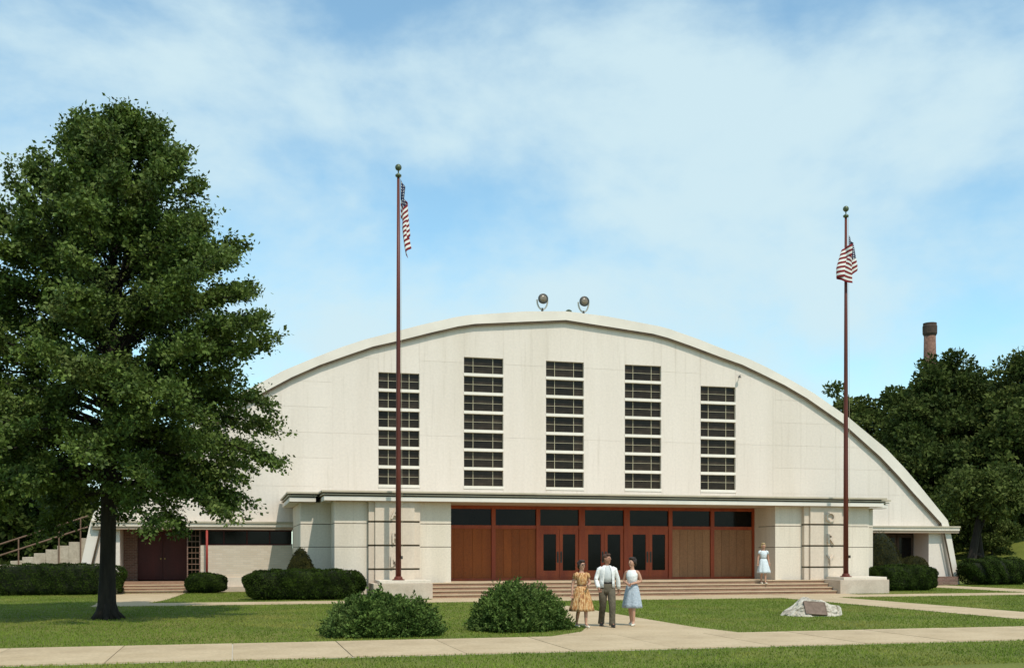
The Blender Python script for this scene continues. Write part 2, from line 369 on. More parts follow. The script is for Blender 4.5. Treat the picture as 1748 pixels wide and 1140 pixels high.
def unit(a): return a / (np.linalg.norm(a, axis=1, keepdims=True) + 1e-9)
def leaves(name, P, length, width, m, parent, D=None, spread=1.0, face=None):
    """one diamond-shaped, slightly folded leaf at each point; D biases the leaf direction"""
    n = len(P)
    a = rng.normal(size=(n, 3))
    if D is not None: a = D + a * spread
    a = unit(a)
    b = unit(np.cross(a, rng.normal(size=(n, 3))))
    if face is not None:
        fc = unit(face + rng.normal(size=(n, 3))*0.55)
        a = unit(np.cross(fc, rng.normal(size=(n, 3)))); b = np.cross(fc, a)
    c = np.cross(a, b)
    k_ = rng.uniform(0.5, 1.45, (n, 1)); l = length * k_; wd = width * k_ * rng.uniform(0.75, 1.25, (n, 1))
    V = np.stack([P, P + a*l*0.45 + b*wd*0.5 + c*wd*0.12, P + a*l, P + a*l*0.45 - b*wd*0.5 + c*wd*0.12], 1).reshape(-1, 3)
    F = np.arange(4*n).reshape(n, 4)
    return np_mesh(name, V, F, m, parent)

# ================================================================= THE SETTING
XC = 2.45                                         # centre line of the building
def smooth(e0, e1, x):
    t = np.clip((x - e0) / (e1 - e0), 0, 1); return t*t*(3 - 2*t)
def ground_h(x, y):
    x = np.asarray(x, float); y = np.asarray(y, float)
    hill = 3.4 * smooth(25.5, 46, x) * smooth(8, 26, y) + 1.2 * smooth(-22, -45, x) * smooth(6, 25, y)
    return hill
def grid_axis(lo, hi, fine_lo, fine_hi, step):
    a = list(np.arange(fine_lo, fine_hi + 1e-6, step)); g = step
    x = fine_hi
    while x < hi: g *= 1.35; x += g; a.append(min(x, hi))
    g = step; x = fine_lo
    while x > lo: g *= 1.35; x -= g; a.insert(0, max(x, lo))
    return np.array(a)
gx = grid_axis(-900, 900, -40, 60, 1.0); gy = grid_axis(-200, 1500, -28.0, 40, 1.0)
GX, GY = np.meshgrid(gx, gy)
GZ = ground_h(GX, GY)
V = np.stack([GX, GY, GZ], -1).reshape(-1, 3)
nx = len(gx); ny = len(gy)
ii = (np.arange(ny-1)[:, None]*nx + np.arange(nx-1)[None, :]).ravel()
lawn = structure(np_mesh('lawn', V, np.stack([ii, ii+1, ii+1+nx, ii+nx], 1), M['lawn']))

def sheet(name, polys, m, z=0.012, th=0.05):
    mb = MB()
    for p in polys: mb.slab(p, z-th, z)
    return structure(mb.build(name, m))
PATHS = []
def rect(x0, x1, y0, y1): return [(x0, y0), (x1, y0), (x1, y1), (x0, y1)]
SW = rect(-60, 60, -22.4, -19.2)
# sidewalk slabs with joints
sw = structure(MB().box(-60, 60, -22.39, -19.21, -0.06, 0.004).build('sidewalk', M['kerb']))
slab_me = MB().box(-0.99, 0.99, -22.38, -19.22, -0.02, 0.022).mesh('slab', M['path'])
for i in range(30):
    s_ = bpy.data.objects.new('slab', slab_me); s_.location = (-24 + i*2.0, 0, rnd.uniform(-0.003, 0.003)); put(s_, sw)
front_walk = [(-17.5, -4.1), (46, -4.1), (46, -2.2), (11.9, -2.2), (11.9, -1.0), (-5.9, -1.0), (-5.9, -2.2), (-17.5, -2.2)]
left_walk = [(-4.85, -19.25), (-2.05, -19.25), (-2.35, -17.2), (-2.35, -4.05), (-4.75, -4.05), (-4.75, -16.5), (-5.4, -18.0), (-6.6, -19.25)]
right_walk = rect(7.3, 9.7, -19.25, -4.05)
lporch_walk = [(-17.6, -2.25), (-15.9, -2.25), (-15.4, 0.5), (-15.0, 6.4), (-17.9, 6.4), (-17.6, 0.5)]
rporch_walk = rect(20.3, 22.7, -2.25, 6.6)
for i, (nm, pl, zz) in enumerate((('front_walk', front_walk, 0.014), ('entrance_path', left_walk, 0.010), ('entrance_path', right_walk, 0.010), ('porch_path', lporch_walk, 0.010), ('porch_path', rporch_walk, 0.010))):
    sheet(nm, [pl], M['path'], zz)
    PATHS.append(np.array(pl))
PATHS.append(np.array(SW))

def inside(poly, x, y):
    r = np.zeros(len(x), bool); n = len(poly); j = n-1
    for i in range(n):
        xi, yi = poly[i]; xj, yj = poly[j]
        c = ((yi > y) != (yj > y)) & (x < (xj-xi)*(y-yi)/((yj-yi) if yj != yi else 1e-9) + xi)
        r ^= c; j = i
    return r
def grass():
    n = 640000
    # more blades where they are nearer to the street
    u = rng.random(n)
    y = -26.0 + 34.0 * u**1.25
    x = rng.uniform(-32, 34, n)
    keep = np.ones(n, bool)
    for p in PATHS:
        # slightly ragged edge where turf creeps over the concrete
        jx = rng.normal(0, 0.05, n); jy = rng.normal(0, 0.05, n)
        keep &= ~inside(p, x+jx, y+jy)
    keep &= ~((x > -10.6) & (x < 15.5) & (y > -1.5))
    keep &= ~((x > -19.4) & (x < 24.3) & (y > 6.9))
    # only what stands in the wedge seen from the street (with room for a step to the side)
    fx, fy = math.sin(R(YAW)), math.cos(R(YAW))
    dx_ = x + 12.95; dy_ = y + 40.6
    zc = dx_*fx + dy_*fy; xc_ = dx_*fy - dy_*fx
    keep &= np.abs(xc_) < zc*0.60 + 1.0
    x = x[keep]; y = y[keep]; n = len(x)
    z = ground_h(x, y)
    P = np.stack([x, y, z - 0.005], 1)
    a = rng.uniform(0, 2*math.pi, n); hgt = rng.uniform(0.025, 0.058, n); wd = rng.uniform(0.006, 0.013, n)
    side = np.stack([np.cos(a), np.sin(a), np.zeros(n)], 1) * wd[:, None]
    lean = np.stack([rng.normal(0, 0.022, n), rng.normal(0, 0.022, n), hgt], 1)
    V = np.stack([P - side, P + side, P + lean], 1).reshape(-1, 3)
    o = np_mesh('grass', V, np.arange(3*n).reshape(n, 3), M['grass'])
    o['kind'] = 'stuff'; o['label'] = 'short mown green grass covering the lawn'; o['category'] = 'grass'
grass()

# ================================================================= FIELD HOUSE
house = thing('field_house', (XC, 8.0, 0), 'large white arched field house with five columns of windows and flat entrance canopy', 'building')
WY = 8.0                                           # plane of the gable wall
LOW = [(0,12.90),(2.0,12.71),(4.5,12.47),(5.3,12.31),(6.6,11.95),(8.1,11.50),(9.3,11.17),(10.3,10.78),(11.7,10.22),(12.95,9.61),(15.0,8.41),(17.25,6.69),(18.3,5.74),(19.2,4.86),(20.92,3.26),(21.0,2.90),(21.60,0.0)]
UP = [(0,13.32),(2.0,13.20),(4.8,12.86),(5.4,12.74),(7.0,12.30),(8.4,11.86),(9.7,11.46),(10.7,11.08),(12.1,10.46),(13.3,9.90),(15.3,8.73),(17.58,7.13),(18.7,6.12),(19.6,5.22),(21.30,3.42),(21.46,2.90),(22.06,0.0)]
def full(prof): return [(XC - x, z) for x, z in reversed(prof[1:])] + [(XC + x, z) for x, z in prof]
lowF, upF = full(LOW), full(UP)
# roof: a barrel shell running back, with a thick white edge board and a dark drip line under it
n = len(lowF)
def shell(y0, y1, inner, outer):
    mb = MB(); vs = []; fs = []
    for y in (y0, y1):
        vs += [(x, y, z) for x, z in outer] + [(x, y, z) for x, z in inner]
    k = 2*n
    for i in range(n-1):
        fs.append((i, i+1, k+i+1, k+i)); fs.append((n+i, k+n+i, k+n+i+1, n+i+1))
        fs.append((i, n+i, n+i+1, i+1)); fs.append((k+i, k+i+1, k+n+i+1, k+n+i))
    fs.append((0, k, k+n, n)); fs.append((n-1, 2*n-1, k+2*n-1, k+n-1))
    return mb._add(vs, fs)
roof = shell(WY+0.05, 62, lowF, [(x, z-0.04) for x, z in upF]).build('roof', M['roofing'], house)
for half in (-1, 1):
    # each half of the roof edge is its own board, meeting at the ridge
    idx = [i for i in range(n) if (lowF[i][0]-XC)*half >= -1e-6]
    mb = MB()
    for a, b in zip(idx[:-1], idx[1:]):
        mb.prism([lowF[a], lowF[b], upF[b], upF[a]], WY-0.17, WY+0.04)
    # merge into one continuous board
    me = mb.mesh('roof_edge', M['roof'])
    bm = bmesh.new(); bm.from_mesh(me); bmesh.ops.remove_doubles(bm, verts=bm.verts, dist=0.0005)
    # drop the inner cross faces
    bm.faces.ensure_lookup_table()
    seen = {}
    for f in bm.faces: seen.setdefault(tuple(sorted(v.index for v in f.verts)), []).append(f)
    dead = [f for fl in seen.values() if len(fl) > 1 for f in fl]
    bmesh.ops.delete(bm, geom=dead, context='FACES'); bmesh.ops.recalc_face_normals(bm, faces=bm.faces)
    bm.to_mesh(me); bm.free()
    e_ = bpy.data.objects.new('roof_edge', me); put(e_, roof)
    mb = MB()
    for a, b in zip(idx[:-1], idx[1:]):
        p, q = lowF[a], lowF[b]
        if min(p[1], q[1]) < 2.8 : continue
        d_ = Vector((q[0]-p[0], q[1]-p[1])).normalized(); nn_ = Vector((-d_.y, d_.x)); nn_ = -nn_ if nn_.y > 0 else nn_
        mb.prism([(p[0]+nn_.x*0.10, p[1]+nn_.y*0.10), (q[0]+nn_.x*0.10, q[1]+nn_.y*0.10), (q[0]-nn_.x*.02, q[1]-nn_.y*.02), (p[0]-nn_.x*.02, p[1]-nn_.y*.02)], WY-0.15, WY-0.10)
    mb.build('drip_edge', M['drip'], roof)

# gable wall: panels with fine recessed joints, clipped under the arch
def clip(poly, ax, val, keep_less):
    outp = []
    for i in range(len(poly)):
        p, q = poly[i], poly[(i+1) % len(poly)]
        ip = p[ax] <= val if keep_less else p[ax] >= val; iq = q[ax] <= val if keep_less else q[ax] >= val
        if ip: outp.append(p)
        if ip != iq:
            t = (val-p[ax])/(q[ax]-p[ax]); outp.append((p[0]+t*(q[0]-p[0]), p[1]+t*(q[1]-p[1])))
    return outp
region = [(x, z+0.06) for x, z in lowF if z > 3.2]
region = [(XC-20.95, 3.04)] + region + [(XC+20.95, 3.04)]
region = region[::-1]
def cell(x0, x1, z0, z1, g):
    p = clip(region, 0, x0+g, False)
    if p: p = clip(p, 0, x1-g, True)
    if p: p = clip(p, 1, z0+g, False)
    if p: p = clip(p, 1, z1-g, True)
    if not p or len(p) < 3: return None
    q = []
    for a in p:
        if not q or (abs(a[0]-q[-1][0]) + abs(a[1]-q[-1][1])) > 0.004: q.append(a)
    ar = sum(q[i][0]*q[(i+1) % len(q)][1]-q[(i+1) % len(q)][0]*q[i][1] for i in range(len(q)))/2
    return q if abs(ar) > 0.03 and len(q) > 2 else None
WC = [XC + 4.03*k for k in (-2, -1, 0, 1, 2)]; WN = [6, 7, 7, 7, 6]; HW = 0.955; Z0W = 4.86; PITCH = 0.886; GH = 0.75
xl = [XC-21.5, -15.9, -12.25, -8.65]
for c in WC: xl += [c-HW, c+HW]
xl += [13.55, 17.15, 20.28, XC+21.5]
zl = [3.0, Z0W-0.136, 6.02, 7.17, 8.33, 9.48, 10.65, 11.8, 14]
back = MB()
for i in range(len(xl)-1):
    x0, x1 = xl[i], xl[i+1]
    wi = [k for k, c in enumerate(WC) if abs((x0+x1)/2-c) < 0.2]
    if wi:
        top = Z0W + WN[wi[0]]*PITCH - 0.136 + 0.0
        zz = [3.0, Z0W-0.136]; rows = [(3.0, Z0W-0.136), (top, 14)]
    else:
        rows = list(zip(zl[:-1], zl[1:]))
        if HW*2-0.1 < x1-x0 < 2.2 : rows = [(3.0, 7.17), (7.17, 10.65), (10.65, 14)]
    for z0, z1 in rows:
        q = cell(x0, x1, z0, z1, 0.0045)
        if q: MB().prism(q, WY, WY+0.06).build('wall_panel', M['wall'], house)
        q = cell(x0, x1, z0, z1, 0.0)
        if q: back.prism(q, WY+0.010, WY+0.30)
back.build('wall', M['wall'], house)

# windows
def pane_mesh(wd, h): return MB().box(-wd/2, wd/2, -0.004, 0.004, -h/2, h/2).mesh('pane', M['winglass'])
lay = {'side': [0.245, 0.755], 'mid': [0.25, 0.75]}
fw = 0.022
for k, c in enumerate(WC):
    cuts = [0.0, 0.24, 0.745, 1.0] if k else [0.0, 0.245, 0.5, 0.755, 1.0]
    W2 = 2*HW
    pms = []
    for a, b in zip(cuts[:-1], cuts[1:]): pms.append(pane_mesh((b-a)*W2-fw, GH/2-fw))
    fm = MB()
    fm.box(-HW, HW, -0.03, 0.03, 0, fw*0.6); fm.box(-HW, HW, -0.03, 0.03, GH-fw*0.6, GH)
    fm.box(-HW, -HW+fw*0.6, -0.03, 0.03, fw*0.6, GH-fw*0.6); fm.box(HW-fw*0.6, HW, -0.03, 0.03, fw*0.6, GH-fw*0.6)
    for a in cuts[1:-1]: fm.box(-HW+a*W2-fw/2, -HW+a*W2+fw/2, -0.028, 0.028, fw*0.6, GH-fw*0.6)
    for a, b in zip(cuts[:-1], cuts[1:]):
        fm.box(-HW+a*W2+fw/2, -HW+b*W2-fw/2, -0.026, 0.026, GH/2-fw*0.35, GH/2+fw*0.35)
    fme = fm.mesh('window', M['winframe'])
    sme = MB().box(-HW-0.01, HW+0.01, -0.155, 0.15, -0.134, -0.002).mesh('sill', M['sill'])
    for i in range(WN[k]):
        z = Z0W + i*PITCH
        wo = bpy.data.objects.new('window', fme); wo.location = (c, WY+0.13, z); put(wo, house)
        so = bpy.data.objects.new('sill', sme); so.location = (c, WY+0.13, z); put(so, house)
        for j, (a, b) in enumerate(zip(cuts[:-1], cuts[1:])):
            for r_ in (0, 1):
                po = bpy.data.objects.new('pane', pms[j]); col.objects.link(po); po.parent = wo
                po.location = (-HW+(a+b)/2*W2, 0.006, GH*(0.25+0.5*r_))
                po.rotation_euler = (rnd.uniform(-0.012, 0.012), 0, rnd.uniform(-0.012, 0.012))
# near-black sheet painted to read as the unlit hall behind the windows
MB().box(XC-9.2, XC+9.2, WY+0.35, WY+0.4, 4.0, 11.2).build('dark_hall_sheet', M['core'], house)

# low porch band running across at the foot of the gable, both sides of the entrance block
for x0, x1 in ((-18.9, -10.45), (15.35, 24.3)):
    b_ = MB().box(x0, x1, WY-0.42, WY-0.002, 2.86, 3.02).build('porch_band', M['stone'], house)
    MB().box(x0-0.02, x1+0.02, WY-0.47, WY-0.003, 3.022, 3.10).build('porch_band_cap', M['canopy_metal'], b_)
    MB().box(x0, x1, WY-0.36, WY+2.6, 2.74, 2.858).build('porch_ceiling', M['soffit'], b_)
# end walls beside the arch feet
for s in (-1, 1):
    pl = [(XC+s*20.25, 0), (XC+s*21.58, 0), (XC+s*20.98, 2.85), (XC+s*20.25, 2.85)]
    MB().prism(pl if s > 0 else pl[::-1], WY-0.004, WY+1.6).build('end_wall', M['wall'], house)
    # thin dark joint between the end wall and the arch leg
    MB().tube([(XC+s*20.97, WY-0.28, 2.84), (XC+s*21.62, WY-0.28, 0.05)], 0.045, 6).build('downpipe', M['drip'], house)
# left porch: brick pier, dark red doors, lattice, tan wall with a strip window above it
MB().box(-17.80, -17.20, 9.5, 9.9, 0.45, 2.74).build('brick_wall', M['redbrick'], house)
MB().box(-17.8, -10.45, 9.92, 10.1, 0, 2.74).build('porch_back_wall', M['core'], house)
for i in range(2):
    x0 = -17.19 + i*1.075
    d_ = MB().box(x0, x0+1.06, 9.60, 9.66, 0.50, 2.70).build('porch_door', M['darkdoor'], house)
    MB().box(x0+0.10, x0+0.96, 9.585, 9.598, 0.62, 1.35).build('door_panel', M['darkdoor'], d_)
    MB().box(x0+0.10, x0+0.96, 9.585, 9.598, 1.50, 2.55).build('door_panel', M['darkdoor'], d_)
    MB().lathe([(0.03, -0.05), (0.035, -0.02), (0.012, 0.0)], (x0+(0.98 if i == 0 else 0.08), 9.59, 1.45), 10, axis='Y').build('handle', M['brass'], d_)
MB().box(-17.21, -15.02, 9.56, 9.7, 2.701, 2.739).build('door_head', M['darkdoor'], house)
lat = MB().box(-15.02, -14.97, 8.10, 8.16, 0.5, 2.74).box(-14.50, -14.45, 8.10, 8.16, 0.5, 2.74).build('lattice_screen', M['redbrick'], house)
for i in range(8): MB().box(-14.969, -14.501, 8.11, 8.14, 0.70+i*0.25, 0.735+i*0.25).build('slat', M['rail'], lat)
for i in range(2): MB().box(-14.82+i*0.16, -14.80+i*0.16, 8.142, 8.16, 0.52, 2.72).build('slat', M['rail'], lat)
MB().box(-14.44, -10.45, WY+0.04, WY+0.30, 0.0, 2.05).build('tan_wall', M['tanbrick'], house)
MB().box(-14.44, -10.45, WY-0.12, WY+0.038, 0.0, 0.62).build('ledge', M['stone'], house)
st = MB().box(-14.44, -10.45, WY+0.10, WY+0.26, 2.052, 2.11).box(-14.44, -10.45, WY+0.10, WY+0.26, 2.68, 2.738).build('strip_window', M['darkdoor'], house)
for i in range(4):
    x0 = -14.44 + i*0.9975
    MB().box(x0+0.03, x0+0.965, WY+0.16, WY+0.17, 2.112, 2.678).build('pane', M['glass'], st)
    MB().box(x0-0.03 if i else x0, x0+0.029, WY+0.11, WY+0.2, 2.112, 2.678).build('mullion', M['darkdoor'], st)
MB().tube([(-14.16, WY-0.30, 0.45), (-14.16, WY-0.30, 2.74)], 0.05, 10).build('porch_post', M['redpaint'], house, smooth=True)
MB().box(-14.44, -10.45, WY-0.42, WY-0.122, 0, 0.22).build('plinth', M['pedestal'], house)
# left porch steps and floor
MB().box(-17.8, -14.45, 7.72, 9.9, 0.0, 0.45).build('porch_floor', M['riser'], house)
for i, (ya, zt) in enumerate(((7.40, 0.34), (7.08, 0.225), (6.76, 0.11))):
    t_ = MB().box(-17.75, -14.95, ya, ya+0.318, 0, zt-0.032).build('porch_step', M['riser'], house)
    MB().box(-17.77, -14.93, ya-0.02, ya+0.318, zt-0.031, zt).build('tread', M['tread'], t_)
MB().box(-14.93, -14.46, 6.9, 7.70, 0, 0.42).build('cheek_block', M['pedestal'], house, bevel=0.02)
# right porch: dark recess with glazed doors, brick step
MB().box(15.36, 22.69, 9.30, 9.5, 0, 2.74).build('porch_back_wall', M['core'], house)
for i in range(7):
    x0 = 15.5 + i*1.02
    d_ = MB().box(x0, x0+0.98, 9.20, 9.26, 0.4, 2.70).build('porch_door', M['soot_and_shade'], house)  # near-black door colour has the shade of the recess painted in
    MB().box(x0+0.12, x0+0.86, 9.185, 9.198, 0.75, 2.5).build('pane', M['glass'], d_)
MB().box(15.36, 22.69, 7.55, 9.18, 0, 0.4).build('porch_floor', M['riser'], house)
t_ = MB().box(20.4, 23.7, 6.95, 7.54, 0, 0.20).build('porch_step', M['redbrick'], house)
MB().box(22.70, 24.0, 7.3, 7.72, 0.205, 0.44).build('brick_plinth', M['redbrick'], house)

# ---------------- entrance block
BX0, BX1 = -9.25, 14.15                      # main block between outer pier edges
WX0, WX1 = -10.45, 15.35                     # set-back wings
OP0, OP1 = -4.67, 9.57                       # entrance opening
PF = 0.5                                     # pier front plane
FLOOR = 0.56
def blocks(name, x0, x1, y0, y1, cuts, gap, m, parent):
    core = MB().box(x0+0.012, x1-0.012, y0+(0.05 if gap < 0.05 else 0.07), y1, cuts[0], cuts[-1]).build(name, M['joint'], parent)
    for a, b in zip(cuts[:-1], cuts[1:]):
        MB().box(x0, x1, y0, y1-0.01, a+(gap/2 if a != cuts[0] else 0), b-(gap/2 if b != cuts[-1] else 0.002)).build('stone_block', m, core, bevel=0.006)
    return core
cp = [0.0, 1.96, 2.87, 3.738]
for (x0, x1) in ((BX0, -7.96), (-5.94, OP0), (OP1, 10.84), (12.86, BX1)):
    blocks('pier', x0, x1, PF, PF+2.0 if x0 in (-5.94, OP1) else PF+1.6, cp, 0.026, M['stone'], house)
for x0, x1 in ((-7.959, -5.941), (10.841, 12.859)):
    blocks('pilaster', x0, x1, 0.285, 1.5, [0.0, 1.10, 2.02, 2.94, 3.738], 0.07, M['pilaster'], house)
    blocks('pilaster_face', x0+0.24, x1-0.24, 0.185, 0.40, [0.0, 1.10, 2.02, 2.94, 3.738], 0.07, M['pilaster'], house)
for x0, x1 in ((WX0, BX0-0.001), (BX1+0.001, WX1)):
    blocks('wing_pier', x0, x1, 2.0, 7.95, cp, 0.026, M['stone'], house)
# block behind the wall, floor, ceiling
MB().box(BX0+0.02, OP0-0.001, 2.02, 7.9, 0, 3.73).build('side_block', M['stone'], house)
MB().box(OP1+0.001, BX1-0.02, 2.02, 7.9, 0, 3.73).build('side_block', M['stone'], house)
MB().box(OP0-0.3, OP1+0.3, 0.25, 2.9, 0.1, FLOOR).build('landing', M['tread'], house)
MB().box(OP0, OP1, 0.55, 2.9, 3.70, 3.737).build('porch_ceiling', M['soffit'], house)
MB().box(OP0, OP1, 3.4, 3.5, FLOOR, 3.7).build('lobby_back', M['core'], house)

# canopy: white board with two thin olive trim strips above, set back over the wings
def canopy(x0, x1, yf, yb, ends):
    c_ = MB().box(x0+0.10, x1-0.10, yf+0.02, yb, 3.74, 3.90).build('canopy', M['canopy'], house)
    MB().box(x0+0.16, x1-0.16, yf+0.10, yb-0.001, 3.901, 4.10).build('canopy_core', M['drip'], c_)  # dark colour puts shade into the gaps between the trim strips
    MB().box(x0+0.05, x1-0.05, yf-0.03, yb-0.002, 3.95, 3.992).build('trim_strip', M['canopy_metal'], c_, bevel=0.004)
    MB().box(x0, x1, yf-0.09, yb-0.003, 4.045, 4.118).build('trim_strip', M['canopy_metal'], c_, bevel=0.004)
    MB().box(x0+0.14, x1-0.14, yf+0.06, yf+0.49, 3.722, 3.739).build('soffit', M['soffit'], c_)
canopy(-9.78, 14.68, 0.0, 7.9, True)
canopy(-11.0, -9.785, 1.5, 7.88, True)
canopy(14.685, 15.9, 1.5, 7.88, True)

# raised letters on the pilasters
def letter(ch, x, z):
    cu = bpy.data.curves.new('letter', 'FONT'); cu.body = ch; cu.size = 0.60; cu.extrude = 0.05; cu.align_x = 'CENTER'
    cu.offset = 0.006; cu.resolution_u = 3
    tmp = bpy.data.objects.new('letter_tmp', cu); col.objects.link(tmp)
    me = bpy.data.meshes.new_from_object(tmp.evaluated_get(bpy.context.evaluated_depsgraph_get()))
    bpy.data.objects.remove(tmp)
    me.materials.clear(); me.materials.append(M['pilaster'])
    o = bpy.data.objects.new('letter', me); o.location = (x, 0.132, z); o.rotation_euler = (R(90), 0, 0)
    put(o, house)
for ch, z in zip('ARM', (3.06, 2.12, 1.20)): letter(ch, -6.92, z)
for ch, z in zip('ORY', (3.06, 2.12, 1.20)): letter(ch, 12.02, z)

# entrance screen: seven bays, transom lights above; doors in the three middle bays, wood panels in the rest
DY = 2.45
mull = [OP0, -2.47, -0.52, 1.43, 3.48, 5.52, 7.52, OP1]
scr = MB()
scr.box(OP0, OP1, DY-0.06, DY+0.10, 3.56, 3.699)
scr.box(OP0, OP1, DY-0.055, DY+0.10, 2.74, 2.88)
scr.box(OP0, OP1, DY-0.05, DY+0.10, FLOOR+0.002, FLOOR+0.10)
for i, x in enumerate(mull):
    hw_ = 0.085 if i not in (3, 4) else 0.13
    a, b = (x, x+0.1) if i == 0 else ((x-0.1, x) if i == 7 else (x-hw_, x+hw_))
    scr.box(a, b, DY-0.08, DY+0.11, FLOOR+0.001, 3.6985)
screen = scr.build('door_screen', M['wood'], house)
for i in range(7):
    a = mull[i] + (0.1 if i == 0 else (0.13 if i in (3, 4) else 0.085)); b = mull[i+1] - (0.1 if i == 6 else (0.13 if i+1 in (3, 4) else 0.085))
    MB().box(a+0.002, b-0.002, DY+0.02, DY+0.03, 2.882, 3.558).build('transom_pane', M['glass'], screen)
    z0, z1 = FLOOR+0.105, 2.738
    if i in (2, 3, 4):
        m_ = (a+b)/2
        for k, (p, q) in enumerate(((a+0.01, m_-0.006), (m_+0.006, b-0.01))):
            f_ = MB(); s_ = 0.145; wq = q-p
            f_.box(p, p+s_, DY-0.03, DY+0.03, z0, z1); f_.box(q-s_, q, DY-0.03, DY+0.03, z0, z1)
            f_.box(p+s_, q-s_, DY-0.028, DY+0.028, z0, z0+0.30); f_.box(p+s_, q-s_, DY-0.028, DY+0.028, z1-0.22, z1)
            d_ = f_.build('door', M['wood'], house)
            MB().box(p+s_+0.001, q-s_-0.001, DY+0.0, DY+0.008, z0+0.301, z1-0.221).build('pane', M['glass'], d_)
            hx = q-0.07 if k == 0 else p+0.07
            MB().tube([(hx, DY-0.032, 1.35), (hx, DY-0.09, 1.38), (hx, DY-0.09, 1.70), (hx, DY-0.032, 1.73)], 0.014, 6).build('handle', M['metal_dark'], d_)
            MB().box(hx-0.04, hx+0.04, DY-0.036, DY-0.0305, 1.30, 1.78).build('push_plate', M['metal_dark'], d_)
    else:
        m2 = M['wood2'] if i < 2 else M['wood3']
        p_ = MB().box(a+0.002, b-0.002, DY+0.0, DY+0.05, z0-0.001, z1).build('wood_panel', m2, house)
        nb = 5
        for k in range(nb):
            xa = a+0.004+k*(b-a-0.008)/nb; xb = a+0.004+(k+1)*(b-a-0.008)/nb
            MB().box(xa+0.004, xb-0.004, DY-0.018-0.004*(k % 2), DY-0.001, z0, z1-0.002).build('board', m2, p_, bevel=0.004)

# entrance steps, as wide as the space between the two pedestals
steps = thing('entrance_steps', (2.93, -0.6, 0), 'wide brown stone entrance steps below the wooden doors', 'steps')
for i in range(4):
    y0 = -1.10 + i*0.34; zt = 0.14*(i+1)
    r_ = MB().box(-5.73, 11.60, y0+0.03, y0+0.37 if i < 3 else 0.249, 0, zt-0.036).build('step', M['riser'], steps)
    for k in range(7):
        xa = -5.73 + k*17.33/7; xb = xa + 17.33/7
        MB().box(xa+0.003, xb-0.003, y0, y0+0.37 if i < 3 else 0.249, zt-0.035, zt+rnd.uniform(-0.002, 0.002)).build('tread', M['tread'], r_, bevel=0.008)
# pedestals
def pedestal(x0, x1, label):
    t = thing('flagpole_pedestal', ((x0+x1)/2, -0.6, 0), label, 'pedestal', 'stone pedestals flanking the steps')
    MB().box(x0, x1, -1.30, 0.17, 0, 0.585).build('block', M['pedestal'], t, bevel=0.015)
    MB().box(x0+0.22, x1-0.06, -1.22, 0.168, 0.586, 0.70).build('cap', M['stone'], t, bevel=0.012)
    return t
pedestal(-7.97, -5.735, 'low concrete pedestal under the left flagpole')
pedestal(11.605, 13.95, 'low concrete pedestal under the right flagpole behind the boulder')

# ================================================================= FLAGPOLES AND FLAGS
def flagpole(x, y, label):
    t = thing('flagpole', (x, y, 0.70), label, 'flagpole', 'tall brown flagpoles on the pedestals')
    MB().tube([(x, y, 0.70), (x, y, 5.0), (x, y, 11.0), (x, y, 15.95)], [0.110, 0.098, 0.075, 0.052], 14).build('pole', M['polebrown'], t, smooth=True)
    MB().lathe([(0.24, 0.0), (0.24, 0.03), (0.17, 0.05), (0.15, 0.12), (0.115, 0.15)], (x, y, 0.701), 18).build('base_flange', M['polebrown'], t)
    MB().lathe([(0.055, 0), (0.11, 0.03), (0.12, 0.09), (0.07, 0.13), (0.025, 0.15), (0.025, 0.30)], (x, y, 15.93), 14).build('truck', M['ball'], t, smooth=True)
    pr = [(0.125*math.sin(a), 0.125*(1-math.cos(a))) for a in np.linspace(0.15, math.pi-0.1, 10)]
    MB().lathe(pr, (x, y, 16.18), 16).build('ball_finial', M['ball'], t, smooth=True)
    MB().tube([(x+0.13, y-0.10, 1.6), (x+0.10, y-0.10, 9), (x+0.075, y-0.07, 15.95)], 0.006, 5).build('halyard', M['winframe'], t)
    MB().box(x+0.09, x+0.15, y-0.13, y-0.06, 1.50, 1.62).build('cleat', M['metal_dark'], t)
POLE_L = (-6.98, -0.9); POLE_R = (12.12, -0.9)
flagpole(*POLE_L, 'tall brown flagpole on the left, standing nearer the big tree')
flagpole(*POLE_R, 'tall brown flagpole on the right, standing nearer the chimney')

def flag(name, label, fn):
    """grid cloth: u along the fly, v down the hoist; every stripe gets its own faces"""
    nu, nv = 60, 52
    vs = []; uv = []
    for j in range(nv+1):
        for i in range(nu+1):
            u, v = i/nu, j/nv
            vs.append(fn(u, v)); uv.append((u, 1-v))
    fs = []; mi = []
    for j in range(nv):
        for i in range(nu):
            a = j*(nu+1)+i
            fs.append((a, a+1, a+nu+2, a+nu+1))
            st_ = int((j+0.5)/nv*13); u = (i+0.5)/nu
            mi.append(2 if (u < 0.40 and st_ < 7) else (0 if st_ % 2 == 0 else 1))
    me = bpy.data.meshes.new(name); me.from_pydata(vs, [], fs)
    for m in (M['red'], M['white'], M['canton']): me.materials.append(m)
    me.polygons.foreach_set('material_index', mi); me.polygons.foreach_set('use_smooth', [True]*len(fs))
    ul = me.uv_layers.new(name='UVMap')
    for lp in me.loops: ul.data[lp.index].uv = uv[lp.vertex_index]
    o = bpy.data.objects.new(name, me); col.objects.link(o)
    s_ = o.modifiers.new('thickness', 'SOLIDIFY'); s_.thickness = 0.004
    return tag(o, label, 'flag', 'limp flags on the flagpoles')
